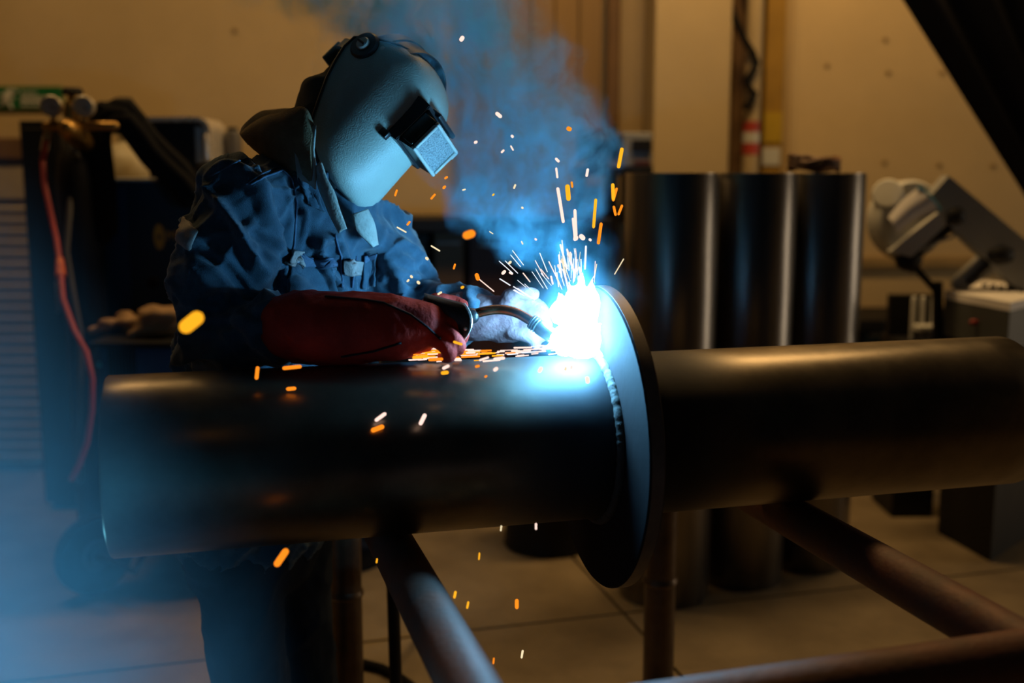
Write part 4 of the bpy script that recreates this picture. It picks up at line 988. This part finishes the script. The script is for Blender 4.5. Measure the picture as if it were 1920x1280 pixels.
# curved black hand guard over the knuckles
rows = []
for i in range(11):
    v = i/10; row = []
    for k in range(13):
        u = k/12
        x = 795+ (884-795)*u - 40*u*(v-0.45)**2*1.6; y = 552+(18*u) + (54+18*u)*v*(0.35+0.65*u)
        row.append(P(x, y, 1.962+0.05*(1-u)*0.2+0.07*(v-0.5)**2+0.015*(1-u)))
    rows.append(row)
hg = MB().shell(rows, 0.003).done('hand_guard', mat('black_leather', (0.02,0.022,0.026), 0.55), torch, angle=0)
MB().tube([r[-1] for r in rows], 0.0022, 8).done('guard_rim', M_chrome, hg)
for i in (7,): MB().ball(rows[i][11]+Vector((0,-0.003,0)), 0.004, 2).done('rivet', M_chrome, hg)
pts = ring_smooth([P(760,604,2.05), P(720,600,2.10), P(690,620,2.2), P(700,680,2.3), P(740,900,2.45), PZ(790,1180,0.02)], 6)
MB().tube(pts, 0.012, 12, round_caps=True).done('cable', M_rubber, torch)
# ------------------------------------------------------------------ welding arc, sparks and smoke
AZ = 2.015
AC = P(1082, 612, AZ)
m = MB(); k_ = AZ/FPX
for x, y, rx, ry in ((1084,602,34,58),(1074,640,44,30),(1100,640,27,32),(1056,585,22,26),(1104,575,20,34),(1088,560,22,26)):
    m.ball(P(x, y, AZ), 1.0, 3, (rx*k_, 0.030, ry*k_))
for x0, y0, x1, y1, w_ in ((1072,560,1066,524,9),(1090,550,1091,508,10),(1106,556,1112,520,8),(1116,585,1127,548,6),(1060,575,1046,548,8),(1112,650,1130,668,9),(1040,645,1016,656,8),(1120,620,1130,596,5)):
    m.tube([P(x0,y0,AZ), P((x0+x1)/2,(y0+y1)/2,AZ), P(x1,y1,AZ)], [w_*k_, w_*k_*0.6, w_*k_*0.22], 10, round_caps=True)
me = remesh(m.raw(), 0.0042, 2); displace(me, lambda p, n: 0.006*noise.noise(p*38)+0.004*noise.noise(p*80))
arc = put('welding_arc', me, emit('arc_plasma', ARC_COLOR, ARC_STRENGTH, True), angle=0)
tag(arc, 'blinding blue-white welding arc between torch nozzle and flange', 'welding arc')

# glowing spatter: every spark its own small rod
SM = {'orange': emit('spark_orange', (1.0, 0.25, 0.012), 1.25), 'yellow': emit('spark_yellow', (1.0, 0.42, 0.015), 1.2), 'white': emit('spark_white', (1.0, 0.68, 0.58), 1.3), 'pale': emit('spark_pale', (1.0, 0.82, 0.5), 1.0), 'hot': emit('spark_hot', (0.88, 0.9, 1.0), 1.2)}
SMESH = {}
def spark_mesh(c, asp):
    key = (c, asp)
    if key not in SMESH:
        m = MB(); h = asp
        m.tube([(0,0,-0.5*h+0.5), (0,0,0.5*h-0.5)] if h > 1.05 else [(0,0,-0.03),(0,0,0.03)], 0.5, 8, round_caps=True)
        me = m.raw(); me.name = 'spark'; me.materials.append(SM[c]); me.polygons.foreach_set('use_smooth', [True]*len(me.polygons)); SMESH[key] = me
    return SMESH[key]
def spark(x0, y0, x1, y1, wpx, c, zc, label, group, dz=0.0):
    a = P(x0, y0, zc); b = P(x1, y1, zc+dz); L_ = max((b-a).length, 1e-4); wd = wpx/FPX*zc
    asp = max(1.0, round((L_+wd)/wd*2)/2); asp = asp if asp < 8 else (round(asp/4)*4)
    o = bpy.data.objects.new('spark', spark_mesh(c, asp)); COL.objects.link(o); o.location = (a+b)/2
    o.rotation_mode = 'QUATERNION'; o.rotation_quaternion = (b-a).to_track_quat('Z', 'Y') if (b-a).length > 1e-5 else (1,0,0,0); o.scale = (wd, wd, (L_+wd)/asp)
    if group in (U, G, D):
        col_ = {'orange':'orange','yellow':'golden yellow','white':'pinkish white','pale':'pale yellow','hot':'blue-white'}[c]
        ln = math.hypot(x1-x0, y1-y0); sh = 'round dot' if ln < 4 else ('short' if ln < 14 else ('long' if ln > 30 else 'slender'))
        x, y = (x0+x1)/2, (y0+y1)/2
        if group == U:
            if y < 330: rg = 'high in the left of the smoke' if x < 1000 else 'high at the right edge of the smoke'
            elif y < 460: rg = 'between helmet and smoke' if x < 850 else 'in the middle of the blue smoke' if x < 1030 else 'straight above the arc' if x < 1110 else 'in front of the upright tubes'
            else: rg = 'right of the far sleeve' if x < 880 else 'above the pale gauntlet' if x < 1000 else 'left of the arc' if x < 1050 else 'bursting from the top of the arc' if x < 1110 else 'beside the flange rim'
        elif group == G: rg = 'skimming the pipe under the red gauntlet' if x < 830 else 'skimming the pipe under the torch neck' if x < 920 else 'skimming the pipe below the pale gauntlet' if x < 1000 else 'skimming the pipe beside the arc'
        else: rg = ('on the pipe front below the arc' if x > 1000 else 'on the pipe front left of the weld' if x > 700 else 'on the left half of the pipe') if y < 760 else ('just under the pipe' if y < 1010 else 'falling before the floor near the brace leg' if x < 800 else 'falling in front of the concrete floor')
        label = (f'{col_} spark dot ' if sh == 'round dot' else f'{sh} {col_} spark ')+rg
    return tag(o, label, 'spark', group)
U = 'sparks thrown upward'; G = 'sparks skimming along the pipe'; D = 'sparks falling below the arc'
# large single sparks, each one recognisable
for x0,y0,x1,y1,w_,c,zc,lb in (
    (349,612,369,596,26,'yellow',1.55,'big blurred orange spark in front of the elbow of the sleeve'),
    (520,1056,535,1034,13,'orange',1.75,'orange spark below the left half of the pipe'),
    (875,441,884,438,15,'orange',1.72,'round orange spark floating right of the jacket'),
    (1160,312,1166,280,7,'yellow',2.05,'long upright yellow spark near the pilaster'),
    (481,708,483,690,7,'orange',1.85,'upright orange spark on the pipe below the sleeve'),
    (533,690,562,687,7,'orange',1.85,'flat orange spark on the pipe under the sleeve cuff'),
    (706,787,721,776,7,'white',1.85,'white hot slanted spark before the middle of the pipe'),
    (700,806,716,800,9,'orange',1.85,'orange spark just under the white slanted one on the pipe'),
    (789,793,796,779,8,'white',1.85,'upright pale spark in front of the dark pipe middle'),
    (969,1138,969,1126,7,'orange',1.9,'orange spark falling in front of the concrete floor'),
    (894,516,896,522,8,'orange',2.0,'stubby orange spark above the pale gauntlet'),
    (865,74,867,71,8,'white',2.1,'lone pinkish spark above the helmet in the smoke'),
    (932,213,938,218,7,'white',2.1,'bright white spark in the blue smoke right of the helmet'),
    (1066,241,1068,242,8,'orange',2.05,'small orange spark at the upper right edge of the smoke'),
    (1101,709,1102,715,8,'white',1.88,'oval white hot spark on the pipe below the arc'),
    (1012,695,1014,691,8,'white',1.88,'oval white hot spark on the pipe left of the weld'),
    (745,426,761,435,3,'pale',2.1,'straight pale spark just right of the lapel'),
    (809,461,824,470,3,'pale',2.1,'straight pale spark left of the smoke above the sleeve'),
    (741,366,744,357,4,'orange',2.1,'short orange spark under the helmet chin'),
    (898,523,926,546,2,'white',2.0,'thin pink streak ending on the pale gauntlet'),
    (978,1232,980,1220,4,'pale',2.0,'thin pale spark low over the floor joint')):
    spark(x0,y0,x1,y1,w_,c,zc,lb,'single large sparks')
U = 'sparks thrown upward'; ul = 'glowing spark rising above the arc'
for x0,y0,x1,y1,w_,c in ((1046,354,1056,415,6,'white'),(1064,350,1066,372,9,'yellow'),(1072,342,1073,350,4,'orange'),(1078,395,1080,440,6,'white'),(1074,410,1078,450,4,'white'),(1113,425,1117,375,6,'yellow'),(1122,455,1127,420,6,'orange'),(1149,347,1150,372,7,'yellow'),(1150,375,1156,354,5,'orange'),(1151,388,1154,402,5,'orange'),(1160,401,1166,386,5,'orange'),(1043,316,1045,332,4,'white'),(1100,329,1102,318,5,'white'),(1043,298,1047,302,5,'white'),(958,274,962,281,3,'white'),(941,285,944,282,4,'white'),(960,255,961,256,5,'white'),(891,267,893,266,5,'white'),(964,352,966,347,4,'pale'),(924,366,926,364,3,'yellow'),(868,356,872,355,3,'pale'),(835,334,838,332,4,'orange'),(832,352,834,350,5,'orange'),(809,372,815,365,4,'orange'),(764,421,768,416,4,'orange'),(800,484,801,485,6,'pale'),(851,503,853,496,4,'orange'),(866,539,868,538,5,'yellow'),(955,493,957,491,5,'pale'),(943,512,946,509,6,'white'),(956,511,960,513,4,'white'),(978,453,980,457,3,'pale'),(1079,447,1080,446,9,'white'),(1090,443,1093,446,9,'white'),(1106,449,1107,450,5,'white'),(1047,498,1048,500,5,'white'),(1050,509,1051,510,5,'white'),(1004,448,1005,449,4,'white'),(979,389,980,390,4,'pale'),(1052,490,1053,491,4,'white'),(771,518,772,519,5,'pale'),(784,529,785,530,6,'pale'),(764,527,766,525,4,'pale'),(822,551,827,548,4,'pale'),(918,434,924,438,2,'pale')):
    spark(x0,y0,x1,y1,w_,c,2.04+0.05*math.sin(x0),ul,U)
for i in range(46):
    a = math.radians(random.gauss(6, 15)); s = random.uniform(70, 120); l_ = random.uniform(12, 50)
    x0 = 1082+random.uniform(-28,28)+s*math.sin(-a); y0 = 612-s*math.cos(a)
    spark(x0, y0, x0+l_*math.sin(-a), y0-l_*math.cos(a), random.choice((1.2,1.5,1.8,2.2,3.6)), random.choice(('hot','white','hot','pale')), 2.04+random.uniform(-.04,.06), ul, U, random.uniform(-.02,.02))
for i in range(14):
    a = math.radians(random.uniform(28, 60)); s = random.uniform(60, 150); l_ = random.uniform(15, 45)
    x0 = 1060-s*math.sin(a); y0 = 600-s*math.cos(a)
    spark(x0, y0, x0-l_*math.sin(a), y0-l_*math.cos(a), random.uniform(1,2.2), 'hot', 2.03+random.uniform(-.03,.03), ul, U)
G = 'sparks skimming along the pipe'; gl = 'glowing spark skimming left over the pipe top'
for i in range(90):
    s = random.random()**0.8; x0 = 1050-s*270; y0 = 655+random.gauss(0, 7)*(0.4+s)*0.9+12*s; sl = (y0-648)/(1050-x0+60)
    l_ = random.uniform(10, 34); c = random.choice(('white','orange','orange','yellow','white')) if s > 0.3 else random.choice(('hot','white','white'))
    y0 = min(y0, 676); spark(x0, y0, x0-l_, min(y0+l_*sl*0.6, 680), random.uniform(1.5, 4.0), c, 2.0+random.uniform(-.03,.03), gl, G)
for x0,y0,x1,y1,w_,c in ((776,670,800,668,6,'yellow'),(806,674,828,673,6,'orange'),(928,673,944,671,6,'white'),(852,641,865,645,5,'yellow'),(900,675,915,670,4,'white')): spark(x0,y0,x1,y1,w_,c,1.9,gl,G)
D = 'sparks falling below the arc'; dl = 'glowing spark falling in front of pipe or floor'
for x0,y0,x1,y1,w_,c in ((1071,690,1072,687,7,'white'),(1060,692,1061,690,7,'pale'),(928,693,931,691,7,'white'),(832,690,840,686,6,'white'),(830,699,838,698,7,'yellow'),(939,994,940,986,3,'pale'),(1005,991,1005,982,4,'white'),(898,1048,899,1037,3,'yellow'),(852,1119,854,1110,5,'yellow'),(876,1139,878,1129,4,'yellow'),(925,1243,926,1234,3,'orange'),(706,1054,707,1048,3,'yellow'),(540,729,552,728,7,'orange'),(893,687,897,686,5,'orange'),(910,706,912,705,4,'orange')):
    spark(x0,y0,x1,y1,w_,c,1.86,dl,D)

# smoke plume as a real volume
def volume_mat(name, ramp_pts, zmax, cy, base_density, color, seed, warp=(0.10, 0.035), nscale=(9.0, 26.0), contrast=(0.40, 0.66), yscale=1.0, aniso=0.0, edge=0.35):
    m = bpy.data.materials.new(name); m.use_nodes = True; nt = m.node_tree; nt.nodes.clear(); N = nt.nodes; L = nt.links
    def nd(t, **k):
        n = N.new(t)
        for a, b in k.items(): setattr(n, a, b)
        return n
    def mth(op, a, b=None, c=None, clamp=False):
        n = nd('ShaderNodeMath', operation=op); n.use_clamp = clamp
        for i, v in enumerate((a, b, c)):
            if v is None: continue
            if isinstance(v, (int, float)): n.inputs[i].default_value = v
            else: L.new(v, n.inputs[i])
        return n.outputs[0]
    def vm(op, a, b=None, s=None):
        n = nd('ShaderNodeVectorMath', operation=op)
        for i, v in enumerate((a, b)):
            if v is None: continue
            if isinstance(v, (tuple, list)): n.inputs[i].default_value = v
            else: L.new(v, n.inputs[i])
        if s is not None: n.inputs['Scale'].default_value = s
        return n.outputs[0]
    tc = nd('ShaderNodeTexCoord').outputs['Object']
    p = vm('ADD', tc, (seed, seed*0.7, seed*1.3))
    n1 = nd('ShaderNodeTexNoise'); n1.inputs['Scale'].default_value = 5.5; n1.inputs['Detail'].default_value = 1; L.new(p, n1.inputs['Vector'])
    n2 = nd('ShaderNodeTexNoise'); n2.inputs['Scale'].default_value = 17; n2.inputs['Detail'].default_value = 1; L.new(p, n2.inputs['Vector'])
    w1 = vm('SCALE', vm('SUBTRACT', n1.outputs['Color'], (0.5,0.5,0.5)), s=warp[0]*2); w2 = vm('SCALE', vm('SUBTRACT', n2.outputs['Color'], (0.5,0.5,0.5)), s=warp[1]*2)
    sep0 = nd('ShaderNodeSeparateXYZ'); L.new(tc, sep0.inputs[0])
    grow = mth('MINIMUM', mth('MULTIPLY', sep0.outputs[2], 5.0), 1.0); grow = mth('MAXIMUM', grow, 0.15)
    wv = vm('ADD', w1, w2); sc_ = nd('ShaderNodeVectorMath', operation='SCALE'); L.new(wv, sc_.inputs[0]); L.new(grow, sc_.inputs['Scale'])
    q = vm('ADD', tc, sc_.outputs[0]); sep = nd('ShaderNodeSeparateXYZ'); L.new(q, sep.inputs[0])
    zf = mth('DIVIDE', sep.outputs[2], zmax, clamp=True)
    rp_ = nd('ShaderNodeValToRGB'); cr = rp_.color_ramp; cr.interpolation = 'EASE' if False else 'LINEAR'
    for i, (z, cx_, rad, den) in enumerate(ramp_pts):
        e = cr.elements[i] if i < 2 else cr.elements.new(0.5)
        e.position = z/zmax; e.color = ((cx_+1)/2, rad, den, 1)
    L.new(zf, rp_.inputs[0]); sc3 = nd('ShaderNodeSeparateColor'); L.new(rp_.outputs[0], sc3.inputs[0])
    cx_ = mth('SUBTRACT', mth('MULTIPLY', sc3.outputs[0], 2.0), 1.0)
    dx = mth('SUBTRACT', sep.outputs[0], cx_); lean = mth('MINIMUM', mth('MULTIPLY', mth('MAXIMUM', sep0.outputs[2], 0.0), cy/0.26), cy) if cy else 0.0
    dy = mth('MULTIPLY', mth('SUBTRACT', sep.outputs[1], lean), yscale)
    dist = mth('SQRT', mth('ADD', mth('MULTIPLY', dx, dx), mth('MULTIPLY', dy, dy)))
    rel = mth('DIVIDE', dist, sc3.outputs[1])
    mr = nd('ShaderNodeMapRange', interpolation_type='SMOOTHSTEP'); L.new(rel, mr.inputs[0]); mr.inputs[1].default_value = 1.0; mr.inputs[2].default_value = edge; mr.inputs[3].default_value = 0; mr.inputs[4].default_value = 1
    n3 = nd('ShaderNodeTexNoise'); n3.inputs['Scale'].default_value = nscale[0]; n3.inputs['Detail'].default_value = 4; n3.inputs['Roughness'].default_value = 0.6; n3.inputs['Distortion'].default_value = 0.8
    mp = nd('ShaderNodeMapping'); mp.inputs['Scale'].default_value = (1.15, 1.0, 0.75); L.new(vm('ADD', q, (seed*2,seed,seed)), mp.inputs[0]); L.new(mp.outputs[0], n3.inputs['Vector'])
    m3 = nd('ShaderNodeMapRange', interpolation_type='SMOOTHSTEP'); L.new(n3.outputs['Fac'], m3.inputs[0]); m3.inputs[1].default_value = contrast[0]; m3.inputs[2].default_value = contrast[1]; m3.inputs[3].default_value = 0.04; m3.inputs[4].default_value = 1
    inz = mth('GREATER_THAN', sep0.outputs[2], 0.0)
    den = mth('MULTIPLY', mth('MULTIPLY', mr.outputs[0], m3.outputs[0]), mth('MULTIPLY', sc3.outputs[2], base_density))
    vsn = nd('ShaderNodeVolumeScatter'); vsn.inputs['Color'].default_value = (*color, 1); vsn.inputs['Anisotropy'].default_value = aniso; L.new(den, vsn.inputs['Density'])
    vab = nd('ShaderNodeVolumeAbsorption'); vab.inputs['Color'].default_value = (*color, 1); L.new(den, vab.inputs['Density'])
    ad = nd('ShaderNodeAddShader'); L.new(vsn.outputs[0], ad.inputs[0]); L.new(vab.outputs[0], ad.inputs[1])
    out = nd('ShaderNodeOutputMaterial'); L.new(ad.outputs[0], out.inputs['Volume'])
    return m
def volume_box(name, lo, hi, m_, origin, label):
    o = MB().span(lo, hi).done(name, m_, smooth=False)
    d = Vector(origin)-o.location
    o.data.transform(Matrix.Translation(-d)); o.location = Vector(origin)
    return tag(o, label, 'smoke', kind='stuff')
Z0 = AC.z-0.01
plume = [(0.0,0.0,0.07,0.04),(0.08,-0.005,0.10,0.07),(0.16,-0.065,0.165,0.26),(0.30,-0.115,0.235,0.62),(0.42,-0.13,0.22,0.85),(0.53,-0.15,0.20,0.85),(0.59,-0.20,0.19,0.40),(0.66,-0.34,0.32,0.20),(0.85,-0.55,0.45,0.15),(1.0,-0.7,0.5,0.08)]
pm = volume_mat('plume_smoke', plume, 1.0, 0.44, PLUME_D, (0.26,0.74,1.0), 1.3, warp=(0.13,0.05), nscale=(13.0,0), contrast=(0.44, 0.66), edge=0.62)
volume_box('smoke_plume', AC+Vector((-1.0,-0.10,-0.01)), AC+Vector((0.25,0.82,0.95)), pm, AC, 'blue-lit welding smoke billowing up from the arc')
# bright fume hugging the arc
fm_ = bpy.data.materials.new('arc_fume'); fm_.use_nodes = True; nt = fm_.node_tree; nt.nodes.clear()
tcn = nt.nodes.new('ShaderNodeTexCoord'); vl = nt.nodes.new('ShaderNodeVectorMath'); vl.operation = 'LENGTH'; nt.links.new(tcn.outputs['Object'], vl.inputs[0])
nn_ = nt.nodes.new('ShaderNodeTexNoise'); nn_.inputs['Scale'].default_value = 22; nn_.inputs['Detail'].default_value = 3; nt.links.new(tcn.outputs['Object'], nn_.inputs['Vector'])
ma = nt.nodes.new('ShaderNodeMath'); ma.operation = 'MULTIPLY_ADD'; nt.links.new(nn_.outputs['Fac'], ma.inputs[0]); ma.inputs[1].default_value = 0.09; nt.links.new(vl.outputs['Value'], ma.inputs[2])
mrn = nt.nodes.new('ShaderNodeMapRange'); mrn.interpolation_type = 'SMOOTHSTEP'; nt.links.new(ma.outputs[0], mrn.inputs[0]); mrn.inputs[1].default_value = 0.20; mrn.inputs[2].default_value = 0.07; mrn.inputs[3].default_value = 0.0; mrn.inputs[4].default_value = FUME_D
vsn = nt.nodes.new('ShaderNodeVolumeScatter'); vsn.inputs['Color'].default_value = (0.55, 0.85, 1.0, 1); nt.links.new(mrn.outputs[0], vsn.inputs['Density'])
on_ = nt.nodes.new('ShaderNodeOutputMaterial'); nt.links.new(vsn.outputs[0], on_.inputs['Volume'])
fo_ = MB().ball(AC, 0.165, 3).done('arc_fume', fm_, angle=0); fo_.data.transform(Matrix.Translation((0,0,-0.165))); fo_.location = AC
tag(fo_, 'bright bluish fume hugging the welding arc', 'smoke', kind='stuff')
# thin haze drifting through the left foreground, lit by the added floor lamp
hz = [(0.0,0.0,0.48,1.0),(0.25,0.0,0.48,1.0),(0.45,-0.03,0.44,0.9),(0.62,-0.08,0.40,0.5),(0.8,-0.12,0.36,0.18),(1.0,-0.15,0.3,0.0)]
hm = volume_mat('haze_smoke', hz, 1.0, 0.0, HAZE_D, (0.40,0.75,1.0), 4.1, warp=(0.06,0.0), nscale=(2.2,0), contrast=(0.2,0.8), yscale=0.9)
HAZ = Vector((-0.70, 1.15, 0.50))
volume_box('foreground_haze', (-1.2, 0.75, 0.32), (-0.14, 1.62, 1.45), hm, HAZ, 'pale blue haze drifting across the lower left foreground')
# blue-white floor lamp added out of frame only to light the haze
FL = Vector((-1.45, 1.72, 0.0))
t = thing('added_haze_lamp', FL, 'small blue-white lamp added out of view on the floor to light the haze', 'lamp')
MB().box(FL+Vector((0,0,0.055)), (0.26,0.20,0.05), None, 0.01).done('housing', M_plastic, t)
MB().box(FL+Vector((0,0,0.081)), (0.22,0.16,0.004), None, 0.001).done('lens', emit('added_lamp_lens', (0.16, 0.55, 1.0), 2.0), t)
for sx in (-0.1, 0.1): MB().box(FL+Vector((sx,0,0.015)), (0.03,0.18,0.03), None, 0.004).done('foot', M_rubber, t)
nl = area_light('added_haze_light', FL+Vector((0,0,0.09)), FL+Vector((0.80,-0.58,0.88)), 0.22, 0.16, HAZE_FILL, (0.15, 0.66, 1.0))
nl.data.spread = math.radians(50)
